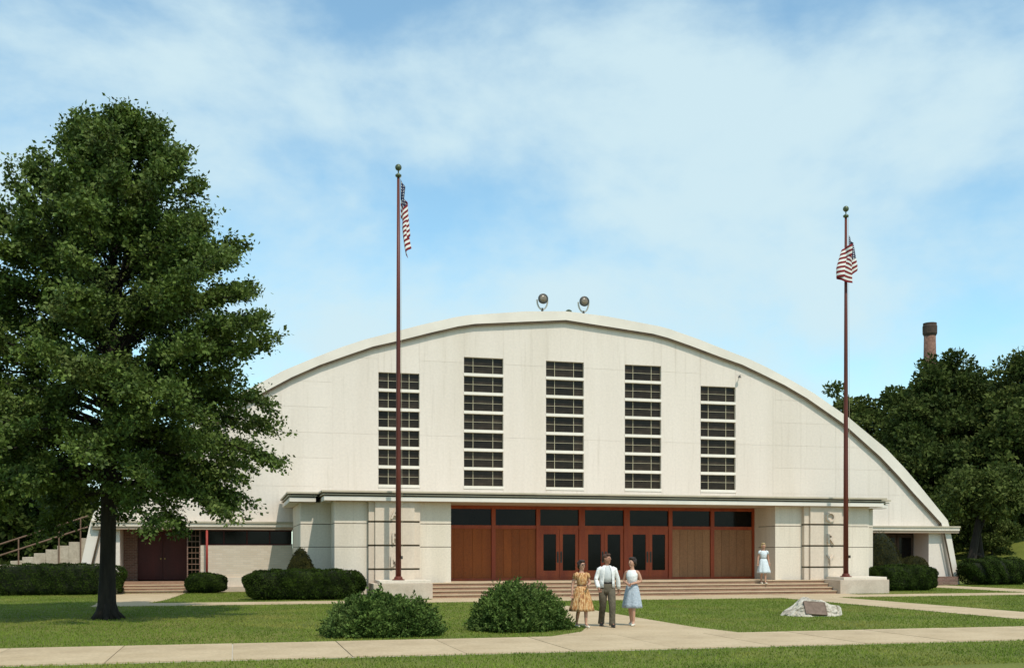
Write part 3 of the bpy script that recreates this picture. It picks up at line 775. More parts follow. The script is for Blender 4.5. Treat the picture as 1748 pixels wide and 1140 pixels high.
def flag_left(u, v):
    # limp: the fly falls almost straight down beside the pole in narrow pleats
    drop = 1.70*u**0.85
    z = 15.84 - v*1.45*(1-0.12*u) - drop + 0.05*math.sin(7*u+2*v)*u
    k = min(1, u*5)
    x = POLE_L[0] + 0.07 + k*(0.15 + 0.14*math.sin(u*17 + v*2.2)*(1-0.3*u)) + 0.20*(v**1.5)*u**0.6*(1 if u < 0.7 else 1-(u-0.7)*1.6)
    y = POLE_L[1] - 0.11 - 0.02*u + 0.10*math.cos(u*17 + v*1.4)*k
    return (x, y, z)
def flag_right(u, v):
    z = 15.15 - v*1.10 - (0.92*u + 0.18*math.sin(u*math.pi)*v) + 0.04*math.sin(11*u)
    ph = u*2*math.pi*1.10
    amp = 0.10 + 0.30*min(1.0, v+0.5*u)
    sw = amp*math.sin(ph) - 0.16*u*u*(0.4+0.6*v) + 0.05*math.sin(23*u+3*v)*min(1, 3*u)
    x = POLE_R[0] + 0.07*(1-u) + sw
    y = POLE_R[1] - 0.12 + 0.14*math.sin(ph*1.5+0.4)*min(1, 4*u) - 0.10*u + 0.05*math.cos(23*u+3*v)*min(1, 3*u)
    return (x, y, z)
flag('flag', 'limp striped flag with starred blue corner hanging close to the left pole', flag_left)
flag('flag', 'limp striped flag spread to both sides of the right pole', flag_right)

# ================================================================= ROOF AND WALL FITTINGS
def floodlight(x, zb, label):
    y = WY+0.25; zc = 13.92
    t = thing('floodlight', (x, y, zb), label, 'floodlight', 'round floodlights on the ridge')
    MB().tube([(x, y, zb-0.1), (x, y, zb+0.22)], 0.055, 10).build('post', M['metal_dark'], t)
    MB().lathe([(0.02, 0.30), (0.10, 0.28), (0.19, 0.14), (0.235, 0.0), (0.25, -0.05), (0.245, -0.10), (0.19, -0.105)], (x, y-0.08, zc), 22, axis='Y').build('housing', M['metal_dark'], t, smooth=True)
    MB().lathe([(0.0005, -0.06), (0.10, -0.05), (0.175, -0.02), (0.185, 0.0)], (x, y-0.16, zc), 22, axis='Y').build('lens', M['lens'], t, smooth=True)
    pts = [(x+0.27*math.cos(a), y, zc-0.02+ (0.27*math.sin(a) if math.sin(a) < 0 else 0.0)*1.75 - 0.0) for a in np.linspace(math.pi, 2*math.pi, 13)]
    MB().tube(pts, 0.04, 6).build('yoke', M['grey_metal'], t)
floodlight(1.38, 13.28, 'round floodlight on the ridge, the left one of two')
floodlight(3.47, 13.26, 'round floodlight on the ridge, the right one of two')
v_ = MB().lathe([(0.05, 0.0), (0.05, 0.16), (0.15, 0.18), (0.14, 0.24), (0.05, 0.29)], (2.75, WY+0.35, 13.24), 14).build('roof_vent', M['ball'], None)
tag(v_, 'small dark mushroom vent on the ridge between the floodlights', 'vent')
wl = thing('wall_lamp', (11.6, WY-0.1, 10.55), 'small dark lamp fixed high on the gable wall right of the windows', 'lamp')
MB().tube([(11.66, WY, 10.62), (11.66, WY-0.14, 10.64), (11.60, WY-0.20, 10.58)], 0.018, 6).build('bracket', M['metal_dark'], wl)
MB().lathe([(0.03, 0.06), (0.05, 0.02), (0.09, -0.05)], (11.58, WY-0.21, 10.55), 10).build('shade', M['metal_dark'], wl)

# ================================================================= OUTSIDE STAIR ON THE LEFT
stair = thing('outside_stair', (-21.5, 9.6, 0), 'masonry outside stair with brown handrails beside the left arch foot', 'stairs')
for i in range(13):
    xa = -19.05 - 0.47*(i+1)
    zt = 2.36 - 0.165*i
    if zt < 0.1: break
    s_ = MB().box(xa, xa+0.466, 8.9, 10.6, -0.3, zt).build('step', M['stairwall'], stair, bevel=0.008)
for (zo) in (1.03, 0.55):
    MB().tube([(-25.6, 8.82, 0.05+zo), (-19.2, 8.82, 2.30+zo)], 0.035, 8).build('handrail', M['rail'], stair)
for x in (-25.2, -23.6, -22.0, -20.38, -19.5):
    zb = 2.30 - (x+19.2)*-0.3516
    MB().tube([(x, 8.82, zb-1.3 if x > -20 else zb-0.7), (x, 8.82, zb+1.06)], 0.03, 8).build('rail_post', M['rail'], stair)

# ================================================================= TREES
def limb_curve(p0, d, length, droop, nseg=6, wob=0.05):
    p = Vector(p0); d = Vector(d).normalized(); pts = [p.copy()]
    for i in range(nseg):
        d = (d + Vector((rnd.gauss(0, wob), rnd.gauss(0, wob), rnd.gauss(0, wob) + droop))).normalized()
        p = p + d*(length/nseg); pts.append(p.copy())
    return pts

def oak(base, label):
    t = thing('oak_tree', base, label, 'tree')
    bx, by, bz = base
    H = 13.45
    hr = [(2.4, 3.4), (3.0, 4.2), (4.3, 4.65), (6.4, 4.8), (8.2, 4.6), (9.2, 4.05), (10.2, 3.5), (11.1, 3.0), (11.9, 2.3), (12.6, 1.65), (13.1, 1.0), (13.45, 0.3)]
    def rad(h): return float(np.interp(h, [a for a, _ in hr], [b for _, b in hr]))
    tb = MB()
    trunk_pts = [(bx, by, -0.1), (bx, by, 0.2), (bx+0.02, by, 1.2), (bx+0.05, by, 3), (bx+0.1, by+0.05, 6), (bx+0.15, by, 9), (bx+0.22, by, 11.5), (bx+0.28, by, 12.9)]
    tb.tube(trunk_pts, [0.40, 0.25, 0.205, 0.195, 0.16, 0.11, 0.06, 0.015], 14)
    for k in range(7):
        a = k*0.9+rnd.random()*0.4; r1 = rnd.uniform(0.42, 0.62)
        tb.tube([(bx+0.10*math.cos(a), by+0.10*math.sin(a), 0.55), (bx+0.24*math.cos(a), by+0.24*math.sin(a), 0.16), (bx+r1*math.cos(a), by+r1*math.sin(a), -0.06)], [0.10, 0.09, 0.04], 7)
    zs = [q[2] for q in trunk_pts]
    def axis(h): return Vector((np.interp(h, zs, [q[0] for q in trunk_pts]), np.interp(h, zs, [q[1] for q in trunk_pts]), h))
    cl = []; cd = []
    nl = 158
    ang = 0.0
    for i in range(nl):
        # tip height first, then a limb that rises or droops to it from the trunk
        ht_ = 2.35 + (H-2.35)*((i+rnd.random())/nl)
        ang += 2.39996 + rnd.gauss(0, 0.3)
        rel = (ht_-2.35)/(H-2.35)
        rr = rad(ht_)*rnd.uniform(0.72, 1.06)
        rise = (-0.35 + 1.5*rel)*rr*rnd.uniform(0.6, 1.2) if rel < 0.75 else rr*rnd.uniform(0.9, 1.7)
        h0 = min(max(2.45, ht_-rise), 12.4)
        p0 = axis(h0); p3 = axis(min(ht_, 12.9)) + Vector((math.cos(ang)*rr, math.sin(ang)*rr, 0)); p3.z = ht_
        arch = 0.10*rr
        pts = []
        for k in range(8):
            q = k/7; p = p0.lerp(p3, q); p.z += arch*math.sin(math.pi*q)
            pts.append(p + Vector((rnd.gauss(0, .05), rnd.gauss(0, .05), rnd.gauss(0, .03)))*(1 if 0 < k < 7 else 0))
        r0 = 0.07*(1-0.65*rel)
        tb.tube(pts, [r0*(1-0.85*k/7) for k in range(8)], 5, cap=False)
        for k in range(19):
            sF = rnd.uniform(0.16, 1.0)**0.75
            q = sF*7; a = int(min(q, 6)); p = pts[a].lerp(pts[a+1], q-a)
            dd = (pts[a+1]-pts[a]).normalized()
            side = dd.cross(Vector((0, 0, 1))).normalized() * rnd.choice((-1, 1))
            tl = (1.25 - 0.80*sF) * rnd.uniform(0.5, 1.1) * (0.7 + 0.3*(1-rel))
            td = (dd*0.6 + side*rnd.uniform(0.3, 1.0) + Vector((0, 0, rnd.gauss(0.12, 0.38)))).normalized()
            tp = [p, p + td*tl*0.5, p + td*tl + Vector((0, 0, -0.05))]
            if k % 3 == 0: tb.tube(tp, [0.018, 0.012, 0.006], 3, cap=False)
            for m_ in range(4):
                cl.append(p + td*tl*((m_+0.7)/4)); cd.append(td)
        cl.append(pts[-1]); cd.append((pts[-1]-pts[-2]).normalized())
    for i in range(170):
        h = rnd.uniform(11.0, 13.4); c_ = axis(min(h, 12.9)); c_.z = h
        a = rnd.uniform(0, 6.28); r_ = rad(h)*rnd.uniform(0.1, 0.95)
        cl.append(c_ + Vector((math.cos(a)*r_, math.sin(a)*r_, 0))); cd.append(Vector((math.cos(a)*.6, math.sin(a)*.6, .8)))
    C = np.array([list(c) for c in cl]); Dd = np.array([list(c) for c in cd])
    per = 23
    P = np.repeat(C, per, 0); DD = np.repeat(Dd, per, 0)
    P = P + rng.normal(size=P.shape)*np.array([0.12, 0.12, 0.075]) + DD*rng.uniform(-0.15, 0.22, (len(P), 1))
    tb.build('trunk', M['bark'], t, smooth=True)
    leaves('crown', P, 0.108, 0.066, M['oak'], t, D=DD*0.6+np.array([0, 0, -0.15]), spread=0.8)
    return t
oak((-16.28, -10.55, 0), 'large dark green oak tree with black trunk standing on the left lawn')

def broad_tree(base, h, r, crown0, m, label, nclump=90, per=260, leaf=0.32, group='trees behind the field house', name='maple_tree', trunks=1):
    gz = float(ground_h(base[0], base[1]))
    b = Vector((base[0], base[1], gz))
    t = thing(name, tuple(b), label, 'tree', group)
    tb = MB()
    tb.tube([b+Vector((0, 0, -0.2)), b+Vector((0.05, 0, 0.3)), b+Vector((0.1, 0.05, h*0.45)), b+Vector((0.0, 0.0, h*0.85))], [0.045*h*0.5, 0.03*h*0.5, 0.018*h*0.5, 0.02], 10)
    hc = h - crown0; cz = crown0 + hc*0.48
    P = []; D = []
    for i in range(nclump):
        # clump centres on and inside an uneven egg
        d = Vector((rnd.gauss(0, 1), rnd.gauss(0, 1), rnd.gauss(0, 1))).normalized()
        s = rnd.random()**0.33
        shape = 1.0 if d.z < 0 else 0.96
        rr = r*(1.0 - 0.35*max(0, d.z)**2)*rnd.uniform(0.80, 1.06)
        c = b + Vector((d.x*rr*s*shape, d.y*rr*s*shape, cz + d.z*hc*0.50*s))
        cr = rnd.uniform(0.16, 0.27)*r
        q = unit(rng.normal(size=(per, 3))) * (rng.random((per, 1))**0.45) * cr * np.array([1, 1, 0.72])
        P.append(q + np.array(c)); D.append(unit(q)*0.8 + np.array([0, 0, -0.1]))
        if i % 4 == 0:
            s0 = b + Vector((0, 0, rnd.uniform(crown0, crown0+hc*0.5)))
            tb.tube([s0, s0.lerp(c, 0.5)+Vector((0, 0, 0.03*h)), c], [0.012*h*0.6, 0.008*h*0.6, 0.02], 4, cap=False)
    tb.build('trunk', M['bark'], t, smooth=True)
    leaves('crown', np.concatenate(P), leaf, leaf*0.62, m, t, D=np.concatenate(D), spread=0.7)
    return t
broad_tree((40.3, 32), 13.6, 5.2, 1.0, M['leafA'], 'tall dark tree below the chimney, right of the field house', 110)
broad_tree((47.6, 38), 14.6, 5.6, 1.5, M['leafA'], 'dark tree with peaked crown right of the chimney', 110)
broad_tree((46.2, 27), 14.4, 4.6, 1.0, M['leafB'], 'paler green tree at the right edge of the view', 100)
broad_tree((36.0, 26.5), 9.5, 4.2, 0.8, M['leafA'], 'low spreading dark tree hugging the right slope of the roof', 80)
broad_tree((41.2, 23), 9.6, 3.8, 0.9, M['leafB'], 'middle height tree with pale leaves on the bank behind the right hedge', 80)
broad_tree((59.5, 75), 19.2, 6.5, 3.0, M['leafB'], 'far tree showing above the roof beside the right flagpole', 70, 240, 0.45)
broad_tree((66.5, 73), 18.6, 6.5, 3.0, M['leafA'], 'far tree between the right flagpole and the chimney', 70, 240, 0.45)
broad_tree((55.0, 48), 15.5, 6.0, 1.0, M['leafA'], 'dark tree in the gap behind the roof edge and the chimney tree', 80, 240, 0.38)
broad_tree((52.5, 30), 13.5, 5.2, 1.0, M['leafA'], 'dark tree beyond the right edge of the lawn', 80)
broad_tree((-25.3, 17), 8.6, 3.4, 0.5, M['leafA'], 'dark bushy tree behind the outside stair on the left', 80, group='trees behind the outside stair')
broad_tree((-21.6, 16), 6.4, 2.2, 0.4, M['leafA'], 'small dark tree close behind the top of the outside stair', 60, group='trees behind the outside stair')
broad_tree((-30.5, 19), 9.8, 3.6, 0.6, M['leafA'], 'dark tree at the far left behind the outside stair', 80, group='trees behind the outside stair')
broad_tree((-29, 30), 11.0, 4.2, 0.6, M['leafA'], 'taller dark tree farthest back on the left', 80, 240, 0.36, group='trees behind the outside stair')

broad_tree((47.0, 21), 5.2, 3.2, 0.0, M['leafB'], 'low leafy thicket tree on the bank at the right edge', 50, 260, 0.24)
broad_tree((42.5, 29), 7.0, 4.0, 0.0, M['leafA'], 'low dark thicket tree at the top of the right bank', 60)
broad_tree((36.5, 33), 8.0, 4.0, 0.0, M['leafA'], 'dark thicket tree close to the right side of the roof', 60)
broad_tree((52.0, 40), 9.0, 5.0, 0.0, M['leafA'], 'dark thicket tree far back on the right bank', 60, 240, 0.36)
broad_tree((-24.0, 24), 7.5, 3.4, 0.0, M['leafA'], 'dark thicket tree filling the gap behind the outside stair', 60, group='trees behind the outside stair')
broad_tree((-35.0, 24), 10.0, 4.2, 0.0, M['leafA'], 'dark thicket tree beyond the left edge of the lawn', 60, group='trees behind the outside stair')
broad_tree((43.8, 34), 15.2, 4.8, 0.5, M['leafA'], 'dark tree in the middle of the right hand mass', 110)
broad_tree((50.0, 33), 15.2, 5.2, 0.5, M['leafA'], 'tall dark tree behind the pale tree at the right edge', 110)
broad_tree((37.6, 29), 11.4, 3.8, 0.3, M['leafA'], 'dark tree leaning over the right slope of the roof', 80)
broad_tree((62.5, 58), 17.5, 6.0, 0.5, M['leafA'], 'dark tree hiding the foot of the chimney', 90, 240, 0.4)
broad_tree((39.2, 24.5), 5.4, 2.8, 0.0, M['leafB'], 'low pale thicket tree on the bank below the dark trees', 50, 260, 0.24)
broad_tree((44.2, 24.5), 5.6, 3.0, 0.0, M['leafB'], 'low pale thicket tree right of the forked tree', 50, 260, 0.24)
broad_tree((35.0, 29), 6.0, 2.8, 0.0, M['leafA'], 'low dark thicket tree just behind the right arch foot', 50, 260, 0.26)
broad_tree((36.8, 20.5), 3.6, 2.4, 0.0, M['leafB'], 'low rounded thicket shrub on the bank just right of the forked tree', 44, 240, 0.18, name='thicket_shrub')
broad_tree((30.2, 20.0), 3.4, 1.9, 0.0, M['leafA'], 'low dark thicket shrub between the arch foot and the forked tree', 40, 240, 0.18, name='thicket_shrub')
broad_tree((33.6, 22.5), 3.8, 2.3, 0.0, M['leafB'], 'low pale thicket shrub directly behind the forked tree', 44, 240, 0.18, name='thicket_shrub')
# forked bare-stemmed tree on the grassy bank at the right
ft = thing('forked_tree', (32.0, 16.0, float(ground_h(32.0, 16.0))), 'forked tree with two leaning stems on the bank behind the right hedge', 'tree')
gz = float(ground_h(32.0, 16.0))
tb = MB(); tb.tube([(31.3, 16, gz-0.3), (31.7, 16, gz+1.0), (32.2, 16.2, gz+2.6), (32.6, 16.3, gz+4.6)], [0.34, 0.28, 0.22, 0.1], 9)
tb.tube([(32.75, 16.3, gz-0.3), (32.6, 16.3, gz+1.0), (32.45, 16.4, gz+2.6), (33.3, 16.3, gz+4.6)], [0.26, 0.22, 0.19, 0.08], 9)
tb.tube([(31.95, 16.1, gz+1.25), (32.3, 16.2, gz+1.15), (32.55, 16.3, gz+1.2)], 0.16, 8)
tb.build('trunk', M['bark'], ft, smooth=True)
P = []
for i in range(46):
    d = Vector((rnd.gauss(0, 1), rnd.gauss(0, 1), rnd.gauss(0, 1))).normalized()*rnd.random()**0.4
    c = np.array([32.8+d.x*2.9, 16.4+d.y*2.6, gz+5.0+d.z*1.9])
    P.append(c + unit(rng.normal(size=(200, 3)))*(rng.random((200, 1))**0.5)*0.8*np.array([1, 1, .7]))
leaves('crown', np.concatenate(P), 0.26, 0.16, M['leafB'], ft)

# ================================================================= HEDGES AND SHRUBS
def sprout(name, label, cat, P, Nn, m, core, base, leaf, group=None, spread=0.7, flat=True):
    t = thing(name, base, label, cat, group)
    core.build('twigs_and_dark_inside', M['core'], t, smooth=True)
    leaves('foliage', P, leaf, leaf*0.55, m, t, D=Nn, spread=spread, face=Nn if flat else None)
    return t
def hedge(cx, cy, lx, ly, h, label, m=None, power=4.0, n=26000, leaf=0.055, name='clipped_hedge', rot=0.0, group='clipped hedges along the building', lump=0.05):
    d = unit(rng.normal(size=(n, 3)))
    d[:, 2] = np.abs(d[:, 2])*1.0
    # superellipsoid, standing on the ground
    a, b, c = lx/2, ly/2, h/2
    d2 = unit(rng.normal(size=(n, 3)))
    s = (np.abs(d2[:, 0])**power + np.abs(d2[:, 1])**power + np.abs(d2[:, 2])**power)**(-1/power)
    Q = d2*s[:, None]
    NN = unit(np.sign(Q)*np.abs(Q)**(power-1)/np.array([a, b, c]))
    ph = rng.uniform(0, 6.28, 6)
    lum = 1 + lump*(np.sin(Q[:, 0]*4*a+ph[0])*np.cos(Q[:, 1]*3*b+ph[1]) + 0.7*np.sin(Q[:, 0]*9*a+ph[2]+Q[:, 2]*4))
    P = Q*np.array([a, b, c])*lum[:, None]*(1-0.10*rng.random((n, 1))**2) + np.array([0, 0, c*0.96])
    cr, sr = math.cos(rot), math.sin(rot)
    def rt(A): return np.stack([A[:, 0]*cr-A[:, 1]*sr, A[:, 0]*sr+A[:, 1]*cr, A[:, 2]], 1)
    z0 = float(ground_h(cx, cy))
    keep = P[:, 2] > 0.02
    P = rt(P[keep]) + np.array([cx, cy, z0]); NN = rt(NN[keep])
    core = MB()
    rings = []
    for k in range(13):
        zz = -0.98 + 1.96*k/12
        f_ = max(0.02, (1-abs(zz)**power))**(1/power)*0.90
        rings.append((zz, f_))
    vs = []; fs = []; sg = 28
    for zz, f_ in rings:
        for q in range(sg):
            th = 2*math.pi*q/sg; e = 2/power
            x_ = math.copysign(abs(math.cos(th))**e, math.cos(th))*a*f_; y_ = math.copysign(abs(math.sin(th))**e, math.sin(th))*b*f_
            vs.append((cx+x_*cr-y_*sr, cy+x_*sr+y_*cr, z0+c*0.96+zz*c*0.92))
    for k in range(12):
        for q in range(sg): fs.append((k*sg+q, k*sg+(q+1) % sg, (k+1)*sg+(q+1) % sg, (k+1)*sg+q))
    fs.append(tuple(12*sg+q for q in range(sg)))
    core._add(vs, fs)
    return sprout(name, label, 'hedge' if 'hedge' in name else 'shrub', P, NN, m or M['hedge'], core, (cx, cy, z0), leaf, group)
hedge(-20.0, 6.0, 5.2, 1.3, 1.30, 'long clipped hedge in front of the outside stair', power=4.5, n=34000)
hedge(-14.15, 6.5, 1.75, 1.3, 0.88, 'small rounded clipped shrub by the left porch steps', power=2.8, n=14000, name='clipped_shrub')
hedge(-10.42, -0.5, 4.4, 1.4, 1.14, 'large clipped box hedge in front of the left wing pier', power=4.0, n=40000)
hedge(-11.75, 2.2, 1.5, 1.0, 1.05, 'low clipped hedge just behind the left end of the box hedge', power=3.2, n=12000)
hedge(16.45, 1.4, 3.4, 1.5, 1.18, 'clipped hedge beside the right flagpole pedestal', power=3.6, n=36000)
hedge(19.9, 5.4, 1.5, 1.3, 1.55, 'rounded shrub between the pointed shrub and the right porch', M['cone'], 2.4, 12000, name='clipped_shrub')
hedge(26.1, 7.0, 3.8, 1.7, 1.45, 'bushy dark hedge at the right edge beyond the arch foot', power=3.0, n=34000, leaf=0.07, lump=0.1)
def cone_shrub(cx, cy, h, r, label, m):
    n = 15000
    u = rng.random(n); a = rng.uniform(0, 2*math.pi, n)
    zz = h*(1-np.sqrt(1-u)); prof = lambda z: r*np.clip(1-(z/h), 0, 1)**0.62*(0.72+0.28*np.clip(z/(0.25*h), 0, 1))
    rr = prof(zz)*(1-0.10*rng.random(n)**2)*(1+0.05*np.sin(5*a+zz*6))
    P = np.stack([cx+rr*np.cos(a), cy+rr*np.sin(a), zz+0.02], 1)
    NN = unit(np.stack([np.cos(a), np.sin(a), np.full(n, 0.5)], 1))
    core = MB().lathe([(max(0.01, float(prof(z))*0.9), z) for z in np.linspace(0, h*0.97, 12)], (cx, cy, 0), 20)
    return sprout('pointed_shrub', label, 'shrub', P, NN, m, core, (cx, cy, 0), 0.06, 'pointed shrubs beside the entrance wings')
cone_shrub(17.35, 4.4, 2.75, 1.55, 'pointed evergreen shrub in front of the dark right porch', M['cone'])
cone_shrub(-10.5, 1.05, 1.95, 0.84, 'pointed evergreen shrub rising behind the left box hedge', M['cone'])

def yew(cx, cy, lx, ly, h, label, seed):
    g = np.random.default_rng(seed)
    nt_ = 2400
    d = unit(g.normal(size=(nt_, 3))); d[:, 2] = np.abs(d[:, 2])*1.1 - 0.12
    a_ = np.arctan2(d[:, 1], d[:, 0])
    lum = 1 + 0.10*np.sin(3*a_+seed)+0.07*np.sin(7*a_+2*seed+4*d[:, 2]) + g.normal(0, 0.05, nt_)
    dep = g.random(nt_)**0.5
    B = d*np.array([lx/2, ly/2, h*0.86])*(lum*(0.58+0.34*dep))[:, None]
    B[:, 2] = np.maximum(B[:, 2], 0.03)
    out_ = unit(d*np.array([1, 1, 0.6]) + np.array([0, 0, 0.55]) + g.normal(0, 0.28, (nt_, 3)))
    per = 26
    s = g.random((nt_, per))
    ln = g.uniform(0.13, 0.27, nt_)
    P = B[:, None, :] + out_[:, None, :]*(s*ln[:, None])[..., None] + g.normal(0, 0.018, (nt_, per, 3))
    DD = np.repeat(out_[:, None, :], per, 1)
    P = P.reshape(-1, 3) + np.array([cx, cy, 0]); DD = DD.reshape(-1, 3)
    core = MB().loft([(cx, cy, 0, lx*0.22, ly*0.22), (cx, cy, h*0.2, lx*0.29, ly*0.29), (cx, cy, h*0.45, lx*0.24, ly*0.24), (cx, cy, h*0.6, lx*0.13, ly*0.13), (cx, cy, h*0.66, lx*0.04, ly*0.04)], 24)
    return sprout('spreading_yew', label, 'shrub', P, DD, M['yew'], core, (cx, cy, 0), 0.06, 'spreading yews on the front lawn', spread=0.75, flat=False)
yew(-9.85, -17.6, 2.50, 2.2, 0.92, 'spreading green yew bush nearest the street, left of the other', 3)
yew(-6.62, -16.9, 2.25, 2.1, 1.14, 'spreading green yew bush beside the path next to the walkers', 8)

# ================================================================= BOULDER
bo = thing('memorial_boulder', (2.65, -14.1, 0), 'pale rough boulder with bronze plaque set in the right lawn', 'boulder')
rot_b = R(-YAW)
RB = Matrix.Translation((2.65, -14.1, 0)) @ Matrix.Rotation(rot_b, 4, 'Z')
bm = bmesh.new(); bmesh.ops.create_icosphere(bm, subdivisions=5, radius=1.0)
from mathutils import noise as mnoise
tilt = R(38)
planes = [(Vector((0.12, -math.cos(tilt), math.sin(tilt))).normalized(), 0.30), (Vector((-0.62, -0.15, 0.85)).normalized(), 0.40), (Vector((0.25, 0.1, 1)).normalized(), 0.47),
          (Vector((0.9, -0.5, 0.1)).normalized(), 0.72), (Vector((-0.75, -0.75, 0.15)).normalized(), 0.62), (Vector((0.2, -1, -0.25)).normalized(), 0.40), (Vector((0.75, -0.6, 0.5)).normalized(), 0.64)]
for v in bm.verts:
    p = Vector((v.co.x*1.02+0.05, v.co.y*0.52, v.co.z*0.50 + 0.12))
    for q in range(2):
        for nrm, dd in planes:
            e = p.dot(nrm) - dd
            if e > 0: p -= nrm*e
    nz = mnoise.fractal(p*2.3 + Vector((3, 1, 7)), 1.0, 2.1, 5)
    p += v.co.normalized()*0.075*nz
    ck = mnoise.noise(p*3.1 + Vector((9, 2, 1)))
    if abs(ck) < 0.06: p -= v.co.normalized()*0.05
    if p.z < -0.1: p.z = -0.1
    v.co = RB @ p
me = bpy.data.meshes.new('rock'); bm.to_mesh(me); bm.free(); me.materials.append(M['rock'])
put(bpy.data.objects.new('rock', me), bo)
# plaque: plate lying on the tilted front facet
nrm = planes[0][0]; cpt = nrm*0.335
cpt = cpt + Vector((0.04, 0, 0.03)) ; cpt -= nrm*(cpt.dot(nrm)-0.345)
ux = Vector((1, 0, 0)); ux = (ux - nrm*ux.dot(nrm)).normalized(); uz = nrm.cross(ux)
Mloc = Matrix((ux.to_4d(), uz.to_4d(), nrm.to_4d(), (0, 0, 0, 1))).transposed(); Mloc.translation = cpt
for r_ in range(3): Mloc[3][r_] = 0
Mloc[3][3] = 1
pq = MB()
pq.box(-0.31, 0.31, -0.215, 0.215, -0.06, 0.012); pq.v = [tuple(RB @ (Mloc @ Vector(p))) for p in pq.v]
plq = pq.build('plaque', M['bronze'], bo, bevel=0.006)
rm = MB()
for (a, b, c, d) in ((-0.31, 0.31, -0.215, -0.195), (-0.31, 0.31, 0.195, 0.215), (-0.31, -0.29, -0.195, 0.195), (0.29, 0.31, -0.195, 0.195)): rm.box(a, b, c, d, 0.0125, 0.020)
rm.v = [tuple(RB @ (Mloc @ Vector(p))) for p in rm.v]; rm.build('rim', M['bronze'], plq)

# ================================================================= CHIMNEY
ch = thing('brick_chimney', (61.0, 60.0, 0), 'tall round brick chimney with sooty top above the right trees', 'chimney')
MB().lathe([(1.0, 0), (0.80, 15), (0.68, 22), (0.61, 25.9)], (61.0, 60, 0), 24).build('shaft', M['chimbrick'], ch, smooth=True)
c_ = MB().lathe([(0.61, 25.3), (0.76, 25.6), (0.77, 26.4), (0.72, 26.5), (0.72, 26.75), (0.56, 26.77), (0.54, 26.3)], (61.0, 60, 0), 24).build('crown_band', M['soot_and_shade'], ch)

# ================================================================= PEOPLE
def ellipsoid(c, r, seg=14, rings=9, mb=None):
    mb = mb or MB()
    prof = []
    vs = []; fs = []
    for i in range(rings+1):
        ph = math.pi*i/rings
        ph = min(max(ph, 0.08), math.pi-0.08)
        for k in range(seg):
            t = 2*math.pi*k/seg
            vs.append((c[0]+r[0]*math.sin(ph)*math.cos(t), c[1]+r[1]*math.sin(ph)*math.sin(t), c[2]-r[2]*math.cos(ph)))
    for i in range(rings):
        for k in range(seg): fs.append((i*seg+k, i*seg+(k+1) % seg, (i+1)*seg+(k+1) % seg, (i+1)*seg+k))
    fs.append(tuple(range(seg-1, -1, -1))); fs.append(tuple(rings*seg+k for k in range(seg)))
    mb._add(vs, fs); return mb

def finger_set(mb, wrist, elbow, curl):
    """five unequal bent fingers leaving the palm"""
    w_ = Vector(wrist); d = (w_ - Vector(elbow)).normalized()
    side = d.cross(Vector((0, -1, 0.15))).normalized(); nrm_ = side.cross(d).normalized()
    palm = w_ + d*0.055
    for k, (off, ln) in enumerate(((-0.033, 0.062), (-0.011, 0.074), (0.011, 0.070), (0.031, 0.055))):
        b = palm + side*off + d*0.02
        k1 = b + d*ln*0.5 + nrm_*curl*0.15*ln; k2 = k1 + (d*0.75 + nrm_*curl).normalized()*ln*0.32; k3 = k2 + (d*0.4 + nrm_*curl*1.4).normalized()*ln*0.25
        mb.tube([b, k1, k2, k3], [0.010, 0.0095, 0.0085, 0.007], 6)
    b = w_ + d*0.03 - side*0.03
    k1 = b + (d*0.6 - side*0.7 + nrm_*0.35).normalized()*0.035; k2 = k1 + (d*0.9 + nrm_*0.4).normalized()*0.032
    mb.tube([b, k1, k2], [0.013, 0.011, 0.008], 6)
    return mb

def skin_body(name, J, E_, parent, m, extra):
    me = bpy.data.meshes.new(name)
    keys = list(J); me.from_pydata([J[k][0] for k in keys], [(keys.index(a), keys.index(b)) for a, b in E_], [])
    o = bpy.data.objects.new(name+'_tmp', me); col.objects.link(o)
    sm = o.modifiers.new('skin', 'SKIN'); sm.use_smooth_shade = True
    ss = o.modifiers.new('sub', 'SUBSURF'); ss.levels = 2; ss.render_levels = 2
    sv = me.skin_vertices[0].data
    for i, k in enumerate(keys):
        r = J[k][1]; sv[i].radius = r if isinstance(r, tuple) else (r, r)
        sv[i].use_root = (k == 'pelvis')
    dg = bpy.context.evaluated_depsgraph_get(); dg.update()
    ev = bpy.data.meshes.new_from_object(o.evaluated_get(dg))
    bpy.data.objects.remove(o)
    bm = bmesh.new(); bm.from_mesh(ev)
    tmp = extra.mesh('x', m); bm.from_mesh(tmp); bpy.data.meshes.remove(tmp)
    bm.to_mesh(ev); bm.free()
    ev.materials.clear(); ev.materials.append(m)
    ev.polygons.foreach_set('use_smooth', [True]*len(ev.polygons))
    ob = bpy.data.objects.new(name, ev)
    return ob

